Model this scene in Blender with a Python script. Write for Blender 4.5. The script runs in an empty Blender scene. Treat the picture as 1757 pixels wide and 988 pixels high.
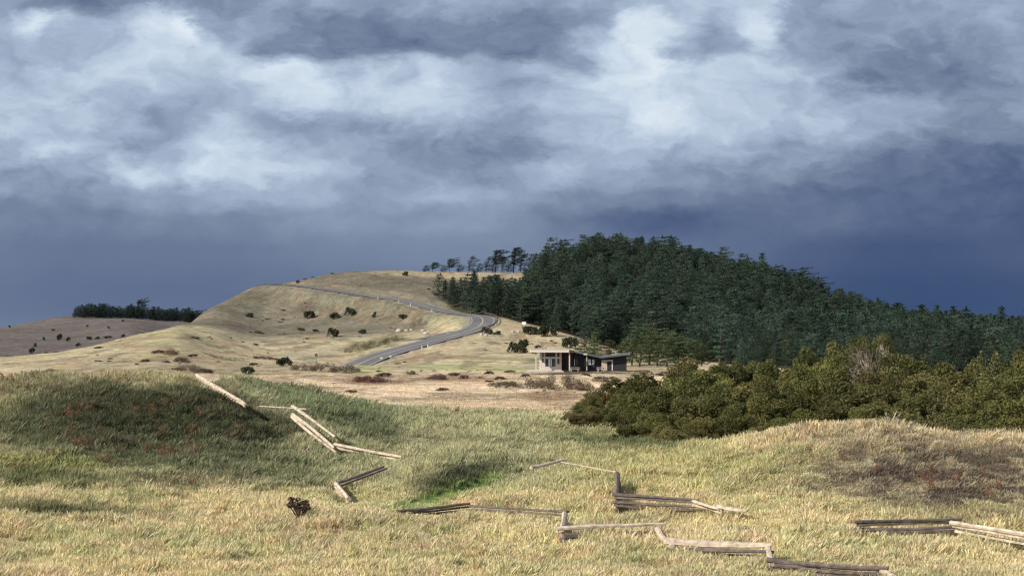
import bpy, math, random
import numpy as np
from mathutils import Vector
R = math.radians
rng = np.random.default_rng(7)
random.seed(7)
S = bpy.context.scene
COL = S.collection
F, CX, CY, HOR = 2500.0, 878.5, 494.0, 575.0      # focal length and frame centre measured on the photograph (1757 x 988)
EYE = 8.0

# ------------------------------------------------------------------ camera
PITCH = math.atan((HOR - CY) / F)
cam = bpy.data.objects.new('camera', bpy.data.cameras.new('camera'))
COL.objects.link(cam)
cam.location = (0, 0, EYE)
cam.rotation_euler = (math.pi / 2 + PITCH, 0, 0)
cam.data.sensor_width = 36
cam.data.lens = 36 * F / 1757
cam.data.clip_start = 0.1
cam.data.clip_end = 20000
S.camera = cam

# ------------------------------------------------------------------ sun, exposure
SUN_AZ = (-0.86, -0.51)
SUN_EL = R(34)
sd = Vector((SUN_AZ[0], SUN_AZ[1], 0)).normalized() * math.cos(SUN_EL) + Vector((0, 0, math.sin(SUN_EL)))
sl = bpy.data.lights.new('sun', 'SUN')
sl.energy = 4.9
sl.angle = R(0.6)
sl.color = (1.0, 0.93, 0.83)
sun = bpy.data.objects.new('sun', sl)
COL.objects.link(sun)
sun.rotation_euler = sd.to_track_quat('Z', 'Y').to_euler()
S.view_settings.view_transform = 'Standard'
S.view_settings.look = 'None'
S.view_settings.exposure = 0.5
S.view_settings.gamma = 1.0
S.view_settings.use_curve_mapping = False
S.render.engine = 'CYCLES'
S.cycles.use_denoising = True
S.cycles.max_bounces = 6
S.cycles.diffuse_bounces = 3
S.cycles.transmission_bounces = 3
S.cycles.transparent_max_bounces = 6
S.cycles.filter_width = 1.3


# ------------------------------------------------------------------ node helpers
class NT:
    def __init__(s, tree):
        s.t = tree
        s.n = tree.nodes
        s.l = tree.links

    def new(s, typ, **kw):
        n = s.n.new(typ)
        for k, v in kw.items():
            setattr(n, k, v)
        return n

    def put(s, sock, v):
        if isinstance(v, bpy.types.NodeSocket):
            s.l.new(v, sock)
        elif v is not None:
            sock.default_value = v

    def math(s, op, a, b=None, c=None, clamp=False):
        n = s.new('ShaderNodeMath', operation=op, use_clamp=clamp)
        for i, v in enumerate((a, b, c)):
            if v is not None:
                s.put(n.inputs[i], v)
        return n.outputs[0]

    def vmath(s, op, a, b=None, scale=None):
        n = s.new('ShaderNodeVectorMath', operation=op)
        s.put(n.inputs[0], a)
        if b is not None:
            s.put(n.inputs[1], b)
        if scale is not None:
            s.put(n.inputs['Scale'], scale)
        return n.outputs[0]

    def noise(s, vec, scale, detail=4, rough=0.55, dist=0.0, lac=2.0):
        n = s.new('ShaderNodeTexNoise')
        s.put(n.inputs['Vector'], vec)
        n.inputs['Scale'].default_value = scale
        n.inputs['Detail'].default_value = detail
        n.inputs['Roughness'].default_value = rough
        n.inputs['Distortion'].default_value = dist
        n.inputs['Lacunarity'].default_value = lac
        return n

    def ramp(s, fac, stops, interp='LINEAR'):
        n = s.new('ShaderNodeValToRGB')
        e = n.color_ramp.elements
        n.color_ramp.interpolation = interp
        while len(e) < len(stops):
            e.new(0.5)
        for i, (p, c) in enumerate(stops):
            e[i].position = p
            e[i].color = c if len(c) == 4 else (*c, 1)
        s.put(n.inputs['Fac'], fac)
        return n.outputs['Color']

    def mix(s, fac, a, b, blend='MIX'):
        n = s.new('ShaderNodeMix', data_type='RGBA', blend_type=blend)
        s.put(n.inputs['Factor'], fac)
        s.put(n.inputs['A'], a if not isinstance(a, tuple) or len(a) == 4 else (*a, 1))
        s.put(n.inputs['B'], b if not isinstance(b, tuple) or len(b) == 4 else (*b, 1))
        return n.outputs['Result']

    def maprange(s, v, a, b, c, d, kind='LINEAR'):
        n = s.new('ShaderNodeMapRange', interpolation_type=kind)
        for i, q in enumerate((v, a, b, c, d)):
            s.put(n.inputs[i], q)
        return n.outputs[0]

    def sep(s, v):
        n = s.new('ShaderNodeSeparateXYZ')
        s.put(n.inputs[0], v)
        return n.outputs

    def comb(s, x, y, z):
        n = s.new('ShaderNodeCombineXYZ')
        for i, q in enumerate((x, y, z)):
            s.put(n.inputs[i], q)
        return n.outputs[0]


def lin(c):
    c = c / 255.0
    return c / 12.92 if c <= 0.04045 else ((c + 0.055) / 1.055) ** 2.4


# ------------------------------------------------------------------ world: Nishita sky under a storm cloud deck
W = bpy.data.worlds.new('World')
S.world = W
W.use_nodes = True
w = NT(W.node_tree)
w.n.clear()
sky = w.new('ShaderNodeTexSky', sky_type='NISHITA')
sky.sun_disc = False
sky.sun_elevation = SUN_EL
sky.sun_rotation = math.atan2(SUN_AZ[0], SUN_AZ[1])
bg1 = w.new('ShaderNodeBackground')
bg1.inputs['Strength'].default_value = 0.10
w.l.new(sky.outputs[0], bg1.inputs['Color'])
tc = w.new('ShaderNodeTexCoord')
dx, dy, dz = w.sep(tc.outputs['Generated'])
dyc = w.math('MAXIMUM', dy, 0.12)
U = w.math('DIVIDE', dx, dyc)      # tangent coordinates of the sky in front of the hills
V = w.math('DIVIDE', dz, dyc)
uv = w.comb(U, V, 0.0)
uvs = w.comb(w.math('MULTIPLY', U, 1.0), w.math('MULTIPLY', V, 2.1), 0.3)
wn = w.noise(uvs, 15.0, 8, 0.62)
wn2 = w.noise(uvs, 3.4, 3, 0.5)
wx, wy, wz = w.sep(wn.outputs['Color'])
vx, vy, vz = w.sep(wn2.outputs['Color'])
amp = w.maprange(V, 0.05, 0.11, 0.012, 0.055)
U2 = w.math('ADD', U, w.math('MULTIPLY', w.math('SUBTRACT', wx, 0.5), w.math('MULTIPLY', amp, 1.45)))
V2 = w.math('ADD', V, w.math('MULTIPLY', w.math('SUBTRACT', wy, 0.5), w.math('MULTIPLY', amp, 0.85)))
V2 = w.math('ADD', V2, w.math('MULTIPLY', w.math('SUBTRACT', vy, 0.5), 0.012))
xf = w.maprange(U2, -0.3514 * 1.0, 0.3514, 0.0, 1.0)
SKY = [  # (photo row, [(photo x, brightness)...]) : where the light and dark masses of the cloud deck hang
    (0, [(0, 160), (125, 132), (250, 150), (375, 160), (500, 160), (625, 165), (750, 172), (875, 175), (1000, 165), (1060, 178), (1125, 190), (1250, 205), (1335, 205), (1375, 160), (1500, 152), (1625, 162), (1757, 168)]),
    (45, [(0, 176), (70, 225), (125, 180), (200, 200), (270, 222), (330, 246), (370, 180), (500, 152), (600, 135), (750, 138), (900, 142), (1040, 165), (1090, 225), (1140, 220), (1230, 168), (1320, 225), (1365, 168), (1500, 150), (1625, 158), (1757, 168)]),
    (88, [(0, 176), (125, 182), (200, 200), (270, 212), (375, 215), (420, 195), (500, 140), (625, 132), (750, 130), (875, 126), (985, 158), (1060, 205), (1125, 235), (1180, 172), (1270, 165), (1310, 195), (1375, 155), (1500, 140), (1600, 134), (1757, 152)]),
    (130, [(0, 182), (125, 208), (250, 190), (375, 205), (470, 225), (600, 198), (700, 192), (740, 218), (875, 158), (950, 190), (1040, 220), (1150, 232), (1250, 225), (1375, 172), (1500, 138), (1625, 132), (1700, 140), (1757, 155)]),
    (180, [(0, 208), (125, 200), (250, 180), (375, 178), (500, 208), (625, 210), (750, 215), (875, 185), (1000, 202), (1150, 222), (1250, 222), (1375, 200), (1500, 180), (1600, 165), (1625, 152), (1757, 160)]),
    (225, [(0, 212), (100, 195), (200, 190), (280, 168), (375, 188), (500, 165), (600, 158), (750, 190), (850, 160), (900, 152), (1000, 190), (1125, 215), (1250, 215), (1375, 190), (1500, 168), (1625, 150), (1757, 132)]),
    (262, [(0, 180), (60, 215), (125, 212), (220, 172), (375, 205), (500, 190), (600, 182), (680, 178), (780, 145), (900, 132), (1000, 165), (1125, 182), (1250, 180), (1375, 160), (1450, 138), (1550, 132), (1650, 128), (1757, 114)]),
    (300, [(0, 165), (80, 160), (160, 175), (200, 222), (280, 200), (350, 218), (450, 218), (560, 195), (680, 160), (800, 155), (900, 170), (1000, 172), (1125, 160), (1250, 152), (1375, 138), (1500, 122), (1625, 116), (1757, 108)]),
    (335, [(0, 168), (30, 158), (125, 150), (200, 158), (300, 158), (375, 180), (500, 180), (625, 165), (750, 180), (875, 168), (1000, 145), (1080, 142), (1200, 130), (1375, 118), (1500, 116), (1625, 110), (1757, 104)]),
    (372, [(0, 138), (125, 132), (250, 134), (375, 140), (500, 146), (625, 150), (750, 154), (875, 148), (970, 128), (1080, 104), (1180, 100), (1270, 112), (1375, 118), (1500, 112), (1625, 106), (1757, 98)]),
    (430, [(0, 124), (125, 121), (250, 122), (375, 124), (500, 129), (625, 133), (750, 137), (875, 137), (1000, 131), (1125, 124), (1250, 112), (1375, 100), (1500, 92), (1625, 92), (1757, 96)]),
    (500, [(0, 119), (200, 114), (375, 114), (500, 118), (625, 121), (750, 122), (1000, 117), (1250, 98), (1375, 89), (1500, 85), (1625, 84), (1757, 87)]),
    (565, [(0, 126), (200, 117), (500, 114), (1000, 104), (1500, 84), (1757, 86)]),
]


def row_v(r):
    dyy = (CY - r) / F
    return (math.sin(PITCH) + dyy * math.cos(PITCH)) / (math.cos(PITCH) - dyy * math.sin(PITCH))


val = None
prev = None
for r_, stops in SKY:
    col = w.ramp(xf, [(min(1, max(0, x / 1757)), (b / 255,) * 3) for x, b in stops], 'EASE')
    if val is None:
        val = col
    else:
        f = w.maprange(V2, row_v(prev), row_v(r_), 0.0, 1.0, 'SMOOTHSTEP')
        val = w.mix(f, val, col)
    prev = r_
val = w.sep(val)[0]
con = w.maprange(V, 0.06, 0.12, 0.0, -0.02)
val = w.math('ADD', val, w.math('MULTIPLY', w.math('SUBTRACT', val, 0.665), con))
dn = w.noise(w.comb(w.math('MULTIPLY', U2, 1.0), w.math('MULTIPLY', V2, 1.5), 1.7), 19.0, 8, 0.56, 0.15)
dn2 = w.noise(w.comb(U2, w.math('MULTIPLY', V2, 2.2), 4.7), 8.0, 6, 0.55, 0.5)
damp = w.maprange(V, 0.055, 0.12, 0.016, 0.21)
val = w.math('ADD', val, w.math('MULTIPLY', w.math('SUBTRACT', dn.outputs[0], 0.5), damp))
bw = w.noise(w.comb(U2, w.math('MULTIPLY', V2, 1.6), 13.7), 13.0, 5, 0.5, 0.1)
bil = w.math('SUBTRACT', w.math('MULTIPLY', w.math('ABSOLUTE', w.math('SUBTRACT', bw.outputs[0], 0.5)), 2.0), 0.17)
val = w.math('ADD', val, w.math('MULTIPLY', bil, w.math('MULTIPLY', damp, 1.1)))
dn3 = w.noise(w.comb(U2, w.math('MULTIPLY', V2, 1.4), 9.1), 60.0, 6, 0.55, 0.0)
val = w.math('ADD', val, w.math('MULTIPLY', w.math('SUBTRACT', dn3.outputs[0], 0.5), w.math('MULTIPLY', damp, 0.75)))
val = w.math('ADD', val, w.math('MULTIPLY', w.math('SUBTRACT', dn2.outputs[0], 0.5), w.math('MULTIPLY', damp, 0.9)))
CR = [(0.27, (44, 69, 110)), (0.34, (65, 85, 122)), (0.40, (84, 100, 134)), (0.47, (102, 118, 147)), (0.56, (126, 141, 166)),
      (0.64, (147, 163, 187)), (0.73, (169, 186, 208)), (0.82, (193, 209, 227)), (0.90, (213, 226, 238)), (1.0, (232, 241, 247))]
ccol = w.ramp(val, [(p, tuple(lin(v) for v in c)) for p, c in CR])
# the dome away from the storm front: broken cloud with blue between
gn = w.noise(tc.outputs['Generated'], 2.6, 7, 0.6)
gcol = w.ramp(gn.outputs[0], [(0.35, (0.10, 0.16, 0.30)), (0.5, (0.38, 0.42, 0.50)), (0.65, (0.72, 0.74, 0.78))])
front = w.maprange(dy, 0.15, 0.45, 0.0, 1.0, 'SMOOTHSTEP')
top = w.maprange(dz, 0.28, 0.55, 1.0, 0.0, 'SMOOTHSTEP')
front = w.math('MULTIPLY', front, top)
ccol = w.mix(front, gcol, ccol)
bg2 = w.new('ShaderNodeBackground')
bg2.inputs['Strength'].default_value = 2 ** -0.5      # cloud colours are given as they show at this exposure
w.l.new(ccol, bg2.inputs['Color'])
cover = w.math('MAXIMUM', front, w.maprange(gn.outputs[0], 0.42, 0.56, 0.25, 0.9))
ms = w.new('ShaderNodeMixShader')
w.put(ms.inputs[0], cover)
w.l.new(bg1.outputs[0], ms.inputs[1])
w.l.new(bg2.outputs[0], ms.inputs[2])
wo = w.new('ShaderNodeOutputWorld')
w.l.new(ms.outputs[0], wo.inputs['Surface'])


# ------------------------------------------------------------------ projection and noise tools
def unproj(px, row, Y):
    """world point seen at a photo position at depth Y in front of the camera"""
    d = (CY - row) / F
    t = Y / (math.cos(PITCH) - d * math.sin(PITCH))
    return Vector((t * (px - CX) / F, Y, EYE + t * (math.sin(PITCH) + d * math.cos(PITCH))))


def zrel(row, Y):
    d = (CY - row) / F
    return Y * (np.sin(PITCH) + d * np.cos(PITCH)) / (np.cos(PITCH) - d * np.sin(PITCH))


def row_of(z, Y):
    s = (z - EYE) / Y
    d = (s * np.cos(PITCH) - np.sin(PITCH)) / (np.cos(PITCH) + s * np.sin(PITCH))
    return CY - d * F


def vnoise(x, y, seed=0):
    xi = np.floor(x).astype(np.int64)
    yi = np.floor(y).astype(np.int64)
    xf = x - xi
    yf = y - yi
    xf = xf * xf * (3 - 2 * xf)
    yf = yf * yf * (3 - 2 * yf)

    def h(a, b):
        n = (a * 374761393 + b * 668265263 + seed * 974711) & 0x7FFFFFFF
        n = ((n ^ (n >> 13)) * 1274126177) & 0x7FFFFFFF
        n = (n ^ (n >> 16)) & 0xFFFF
        return n / 65535.0
    return (h(xi, yi) * (1 - xf) + h(xi + 1, yi) * xf) * (1 - yf) + (h(xi, yi + 1) * (1 - xf) + h(xi + 1, yi + 1) * xf) * yf


def fbm(x, y, seed=0, oct=4, g=0.5):
    a, s, t = 1.0, 0.0, 0.0
    for i in range(oct):
        s = s + a * vnoise(x * 2 ** i + 17.3 * i, y * 2 ** i - 9.1 * i, seed + i)
        t += a
        a *= g
    return s / t


def sstep(a, b, x):
    t = np.clip((x - a) / (b - a), 0, 1)
    return t * t * (3 - 2 * t)


# ------------------------------------------------------------------ terrain: profiles of the land along lines of sight
H_ = lambda z: ('z', z)
START = [(0.0, H_(-1.7)), (5, H_(-2.4)), (14, H_(-4.3)), (24, H_(-5.5)), (31, H_(-5.95))]
COLS = {
    -500: [(36, 1000), (46, 905), (53, 860), (60, 800), (67, 740), (76, 690), (110, H_(-4.5)), (180, H_(-5.8)), (254, 640), (330, 618), (420, H_(-12)), (650, H_(-9)), (1000, 575), (1300, H_(-12))],
    0: [(36, 1000), (44, 925), (47, 893), (49, 872), (54, 842), (58, 798), (62, 760), (68, 700), (75, 652), (82, H_(-3.0)), (110, H_(-5.2)), (180, H_(-6)), (254, 640), (335, 612), (420, H_(-12)), (560, H_(-12)), (650, 609), (1000, 562), (1300, H_(-10))],
    120: [(36, 1000), (44, 925), (47, 893), (49, 875), (54, 845), (58, 802), (62, 762), (68, 700), (76, 645), (84, H_(-3.2)), (110, H_(-5.2)), (180, H_(-6)), (254, 636), (350, 601), (430, H_(-11)), (560, H_(-11)), (650, 604), (850, 570), (1000, 543), (1300, H_(-6))],
    220: [(36, 1000), (44, 925), (47, 900), (50, 875), (54, 850), (58, 812), (62, 775), (68, 712), (77, 641), (86, H_(-3.6)), (110, H_(-5.4)), (180, H_(-6)), (254, 635), (390, 577), (460, H_(-9)), (560, H_(-11)), (650, 602), (1000, 546), (1300, H_(-6))],
    300: [(36, 1000), (46, 912), (54, 860), (59, 815), (64, 768), (70, 712), (78, 641), (88, H_(-3.6)), (110, H_(-5.5)), (180, H_(-6.2)), (254, 634), (400, 564), (440, 558), (470, 557), (560, H_(-6)), (700, H_(-6)), (1000, 551), (1300, H_(-6))],
    338: [(36, 1000), (46, 912), (54, 860), (59, 812), (65, 760), (71, 706), (78, 650), (84, H_(-3.2)), (100, H_(-4.6)), (115, H_(-6)), (180, H_(-6.3)), (254, 635), (400, 571), (440, 560), (480, 551), (530, 540), (600, H_(2)), (700, H_(-6)), (1000, 551), (1300, H_(-6))],
    375: [(36, 1000), (46, 912), (54, 860), (60, 810), (66, 752), (72, 700), (79, 663), (86, H_(-3.1)), (96, 645), (115, H_(-6)), (180, H_(-6.4)), (254, 636), (330, 612), (400, 578), (440, 562), (500, 545), (560, 521), (640, H_(4)), (900, H_(-4)), (1300, H_(-6))],
    412: [(36, 1000), (45, 920), (54, 862), (61, 808), (67, 754), (73, 710), (80, 678), (88, 664), (97, 650), (115, H_(-6.1)), (160, H_(-6.5)), (254, 637), (330, 616), (400, 588), (450, 572), (500, 553), (550, 525), (582, 501), (650, H_(8)), (900, H_(-2)), (1300, H_(-6))],
    450: [(36, 1000), (45, 925), (54, 865), (62, 805), (68, 755), (74, 716), (82, 692), (90, 672), (97, 657), (115, H_(-6.2)), (150, H_(-6.6)), (254, 638), (330, 620), (400, 596), (450, 580), (485, 567), (520, 550), (560, 520), (592, 491), (602, 489), (660, H_(8)), (900, H_(0)), (1300, H_(-6))],
    525: [(36, 1000), (45, 925), (54, 865), (62, 815), (69, 770), (75, 730), (82, 705), (90, 685), (97, 670), (115, H_(-6.3)), (150, H_(-6.6)), (254, 639), (330, 623), (400, 597), (450, 576), (490, 563), (520, 545), (545, 518), (570, 493), (600, 482), (625, 479), (700, H_(18)), (900, H_(5)), (1300, H_(-6))],
    600: [(36, 1000), (45, 925), (53, 880), (57, 862), (62, 835), (66, 806), (70, 780), (80, 733), (88, 712), (96, 692), (115, H_(-6.5)), (150, H_(-6.6)), (254, 641), (330, 626), (400, 597), (450, 574), (480, 562), (510, 537), (543, 500), (580, 485), (620, 470), (650, 466), (720, H_(25)), (900, H_(10)), (1300, H_(-6))],
    680: [(36, 1000), (45, 930), (50, 893), (53, 876), (57, 860), (60, 838), (64, 812), (69, 785), (78, 748), (90, 718), (100, 703), (120, H_(-6.6)), (254, 641), (330, 625), (378, 594), (430, 576), (470, 558), (508, 509), (560, 492), (620, 472), (660, 464), (720, H_(27)), (900, H_(12)), (1300, H_(-6))],
    750: [(36, 1000), (45, 930), (49, 900), (52, 880), (56, 866), (58.5, 852), (60, 822), (64, 795), (70, 775), (80, 748), (92, 722), (102, 706), (120, H_(-6.6)), (254, 642), (330, 620), (385, 588), (420, 572), (450, 560), (470, 545), (486, 520), (520, 508), (580, 492), (640, 474), (680, 465), (740, H_(28)), (900, H_(14)), (1300, H_(-6))],
    820: [(36, 1000), (44, 940), (48, 905), (52, 880), (56, 862), (59, 845), (62, 818), (68, 790), (80, 752), (92, 724), (102, 708), (120, H_(-6.6)), (258, 640), (330, 616), (385, 586), (412, 566), (430, 548), (450, 538), (500, 522), (560, 506), (640, 480), (690, 467), (760, H_(28)), (900, H_(14)), (1300, H_(-6))],
    900: [(36, 1000), (42, 955), (46, 920), (52, 880), (58, 845), (64, 812), (72, 778), (82, 748), (92, 724), (102, 712), (120, H_(-6.6)), (262, 638), (330, 614), (380, 592), (402, 574), (418, 558), (440, 553), (480, 541), (560, 512), (640, 482), (695, 467), (760, H_(29)), (900, H_(14)), (1300, H_(-6))],
    975: [(36, 1000), (41, 965), (46, 922), (52, 882), (58, 840), (62, 808), (70, 782), (80, 755), (92, 730), (100, 720), (120, H_(-6.6)), (262, 639), (320, 618), (360, 600), (388, 588), (400, 576), (420, 573), (480, 550), (560, 510), (640, 470), (700, 452), (760, H_(33)), (900, H_(14)), (1300, H_(-6))],
    1050: [(36, 1000), (41, 962), (46, 920), (50, 888), (53, 868), (57, 824), (61, 800), (68, 775), (76, 760), (88, 742), (110, H_(-6.6)), (262, 639), (330, 622), (380, 606), (410, 596), (480, 560), (560, 510), (640, 462), (690, 446), (760, H_(34)), (900, H_(14)), (1300, H_(-6))],
    1120: [(36, 1000), (41, 962), (45, 928), (49, 897), (53, 862), (58, 824), (64, 793), (70, 770), (78, 758), (95, H_(-6.6)), (262, 639), (350, 618), (400, 606), (480, 562), (560, 510), (640, 463), (690, 449), (760, H_(34)), (900, H_(14)), (1300, H_(-6))],
    1200: [(36, 1000), (40, 968), (44, 932), (48, 893), (53, 855), (58, 818), (63, 785), (68, 764), (73, 758), (90, H_(-6.5)), (262, 638), (360, 618), (420, 604), (500, 560), (580, 512), (650, 474), (690, 465), (760, H_(28)), (900, H_(14)), (1300, H_(-6))],
    1280: [(36, 1000), (40, 965), (44, 930), (48, 892), (53, 848), (58, 803), (63, 764), (67, 746), (73, H_(-4.9)), (86, H_(-6.5)), (262, H_(-6.5)), (370, 616), (430, 604), (510, 570), (590, 527), (660, 492), (690, 486), (760, H_(22)), (900, H_(10)), (1300, H_(-6))],
    1360: [(36, 1000), (40, 968), (44, 932), (48, 888), (52, 850), (56, 808), (60, 768), (65, 732), (72, H_(-4.9)), (85, H_(-6.5)), (262, H_(-6.5)), (370, 616), (430, 606), (520, 578), (600, 542), (670, 512), (700, 508), (760, H_(15)), (900, H_(8)), (1300, H_(-6))],
    1500: [(36, 998), (40, 968), (44, 938), (47, 916), (50, 880), (54, 830), (58, 777), (63, 727), (72, H_(-5.0)), (85, H_(-6.5)), (262, H_(-6.5)), (370, 617), (430, 610), (520, 592), (600, 574), (670, 557), (700, 555), (760, H_(5)), (900, H_(3)), (1300, H_(-6))],
    1640: [(36, 1000), (40, 975), (44, 945), (47, 920), (50, 880), (54, 826), (58, 776), (62, 736), (72, H_(-5.2)), (85, H_(-6.5)), (262, H_(-6.5)), (370, 619), (430, 613), (520, 600), (600, 590), (680, 583), (760, H_(-3)), (1300, H_(-6))],
    1757: [(36, 1002), (40, 982), (44, 950), (47, 920), (50, 880), (53, 838), (57, 784), (61, 748), (72, H_(-5.4)), (85, H_(-6.5)), (262, H_(-6.5)), (370, 620), (430, 615), (520, 604), (600, 596), (680, 591), (760, H_(-5)), (1300, H_(-6))],
    2250: [(36, 1010), (44, 950), (50, 900), (54, 850), (60, 790), (72, H_(-5.7)), (85, H_(-6.5)), (262, H_(-6.5)), (430, 617), (520, 610), (600, 606), (680, 602), (760, H_(-6)), (1300, H_(-6))],
}


def pchip(xs, ys, q):
    xs = np.asarray(xs, float)
    ys = np.asarray(ys, float)
    h = np.diff(xs)
    d = np.diff(ys) / h
    m = np.zeros(len(xs))
    for i in range(1, len(xs) - 1):
        if d[i - 1] * d[i] > 0:
            w1 = 2 * h[i] + h[i - 1]
            w2 = h[i] + 2 * h[i - 1]
            m[i] = (w1 + w2) / (w1 / d[i - 1] + w2 / d[i])
    m[0], m[-1] = d[0], 0
    q = np.clip(q, xs[0], xs[-1])
    k = np.clip(np.searchsorted(xs, q, side='right') - 1, 0, len(xs) - 2)
    t = (q - xs[k]) / h[k]
    return ((1 + 2 * t) * (1 - t) ** 2 * ys[k] + t * (1 - t) ** 2 * h[k] * m[k]
            + t * t * (3 - 2 * t) * ys[k + 1] + t * t * (t - 1) * h[k] * m[k + 1])


YT = np.concatenate([np.arange(0, 130, 0.25), np.arange(130, 720, 1.0), np.arange(720, 1400, 5.0), [1600, 2500, 7000]])
cx_keys = sorted(COLS)
prof = []
for c in cx_keys:
    kn = START + COLS[c] + [(2200, H_(-7)), (7000, H_(-9))]
    ys = [k[0] for k in kn]
    zs = [k[1][1] if isinstance(k[1], tuple) else float(zrel(k[1], k[0])) for k in kn]
    prof.append(pchip(ys, zs, YT))
prof = np.array(prof)
PXT = np.arange(-500, 2251, 5.0)
ck = np.array(cx_keys, float)
TAB = np.zeros((len(PXT), len(YT)))
for j in range(len(YT)):
    TAB[:, j] = pchip(ck, prof[:, j], PXT)
ker = np.exp(-0.5 * (np.arange(-8, 9) * 5 / 17.0) ** 2)
ker /= ker.sum()
pad = np.pad(TAB, ((8, 8), (0, 0)), mode='edge')
TAB = sum(ker[i] * pad[i:i + len(PXT)] for i in range(17))


def lookup(px, Y):
    fx = np.clip((px + 500) / 5.0, 0, len(PXT) - 1.001)
    i = fx.astype(int)
    a = fx - i
    Yc = np.clip(Y, 0, 6999)
    j = np.clip(np.searchsorted(YT, Yc, side='right') - 1, 0, len(YT) - 2)
    b = (Yc - YT[j]) / (YT[j + 1] - YT[j])
    return (TAB[i, j] * (1 - a) * (1 - b) + TAB[i + 1, j] * a * (1 - b) + TAB[i, j + 1] * (1 - a) * b + TAB[i + 1, j + 1] * a * b)


def base_z(x, y):
    """height of the land at world x, y (arrays)"""
    x = np.asarray(x, float)
    y = np.asarray(y, float)
    r = np.hypot(x, y)
    th = np.arctan2(x, y)
    thc = np.clip(th, -R(26), R(26))
    px = CX + F * np.tan(thc)
    Y = r * np.cos(thc)
    z = lookup(px, Y) + EYE
    z = z - 0.27 * (1 - sstep(95, 125, Y))                       # tall grass stands on the near ground
    k = sstep(R(60), R(120), np.abs(th))
    z = z * (1 - k) + k * (EYE - 1.9 - 2.5 * sstep(5, 80, r))
    near = sstep(15, 30, Y) * (1 - sstep(110, 150, Y))
    z = z + near * ((fbm(x * 0.55, y * 0.55, 3, 3) - 0.5) * 0.42 + (fbm(x * 0.16, y * 0.16, 8, 2) - 0.5) * 0.5)
    mid = sstep(120, 180, Y)
    z = z + mid * ((fbm(x * 0.17, y * 0.17, 21, 4) - 0.5) * 0.55 + (fbm(x * 0.02, y * 0.02, 31, 2) - 0.5) * 1.4 * (1 - sstep(300, 380, Y) * (1 - sstep(420, 520, Y))))
    # low bank that hides the near end of the road
    return z


# ------------------------------------------------------------------ road centre line
ROADPTS = [(452, 322), (505, 322), (552, 324), (588, 333), (628, 347), (668, 361), (712, 377), (752, 392), (792, 405), (819, 415.5), (829, 427), (824, 440), (806, 453),
           (778, 468), (742, 481), (700, 499), (650, 517), (600, 538), (555, 557), (515, 575), (478, 592), (448, 604), (415, 618), (385, 640), (360, 670)]


def spline(pts, n=12):
    out = []
    P = [np.array(p, float) for p in pts]
    P = [2 * P[0] - P[1]] + P + [2 * P[-1] - P[-2]]
    for i in range(1, len(P) - 2):
        for k in range(n):
            t = k / n
            a, b, c, d = P[i - 1:i + 3]
            out.append(0.5 * ((2 * b) + (c - a) * t + (2 * a - 5 * b + 4 * c - d) * t * t + (3 * b - a - 3 * c + d) * t ** 3))
    out.append(P[-2])
    return np.array(out)


rc = spline([(Y * (px - CX) / F, Y) for px, Y in ROADPTS], 14)
for _ in range(12):
    rc[1:-1] = (rc[:-2] + 2 * rc[1:-1] + rc[2:]) / 4
seg = np.hypot(*np.diff(rc, axis=0).T)
s_ = np.concatenate([[0], np.cumsum(seg)])
NS = int(s_[-1] / 2.0)
sq = np.linspace(0, s_[-1], NS)
rc = np.stack([np.interp(sq, s_, rc[:, 0]), np.interp(sq, s_, rc[:, 1])], 1)
rz = base_z(rc[:, 0], rc[:, 1])
for _ in range(60):
    rz[1:-1] = (rz[:-2] + 2 * rz[1:-1] + rz[2:]) / 4
rz = rz + 0.25
rz -= 1.9 * (1 - sstep(18, 48, sq))
tan = np.gradient(rc, axis=0)
tan /= np.linalg.norm(tan, axis=1)[:, None]
nor = np.stack([-tan[:, 1], tan[:, 0]], 1)        # left of travel


def road_blend(x, y, z):
    x = np.asarray(x, float)
    y = np.asarray(y, float)
    zz = np.array(z, float)
    m = (y > 295) & (y < 700) & (x < 25) & (x > -185)
    idx = np.nonzero(m)[0]
    dist = np.full(len(zz), 1e9)
    for s in range(0, len(idx), 20000):
        ii = idx[s:s + 20000]
        d2 = (x[ii, None] - rc[None, :, 0]) ** 2 + (y[ii, None] - rc[None, :, 1]) ** 2
        k = d2.argmin(1)
        d = np.sqrt(d2[np.arange(len(ii)), k])
        dist[ii] = d
        f = sstep(5.2, 12.0, d)
        zz[ii] = (rz[k] - 0.2) * (1 - f) + zz[ii] * f
    return zz, dist


def ground_xy(x, y):
    z = base_z(np.array([x]), np.array([y]))
    z, _ = road_blend(np.array([x]), np.array([y]), z)
    return float(z[0])


def gp(px, Y):
    x = Y * (px - CX) / F
    return Vector((x, Y, ground_xy(x, Y)))


def at_row(px, row, Y0, Y1):
    """ground point that shows at a photo row, between two depths"""
    Ys = np.linspace(Y0, Y1, 400)
    xs = Ys * (px - CX) / F
    z = base_z(xs, Ys)
    z, _ = road_blend(xs, Ys, z)
    k = np.abs(row_of(z, Ys) - row).argmin()
    return Vector((float(xs[k]), float(Ys[k]), float(z[k])))


# ------------------------------------------------------------------ what grows where (colours of the ground cover, with shade painted into some zones)
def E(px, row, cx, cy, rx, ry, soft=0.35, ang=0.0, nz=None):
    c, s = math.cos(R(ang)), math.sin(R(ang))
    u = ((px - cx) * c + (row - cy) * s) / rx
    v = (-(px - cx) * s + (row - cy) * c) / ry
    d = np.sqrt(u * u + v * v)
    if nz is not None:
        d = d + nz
    return 1 - sstep(1 - soft, 1 + soft, d)


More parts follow.
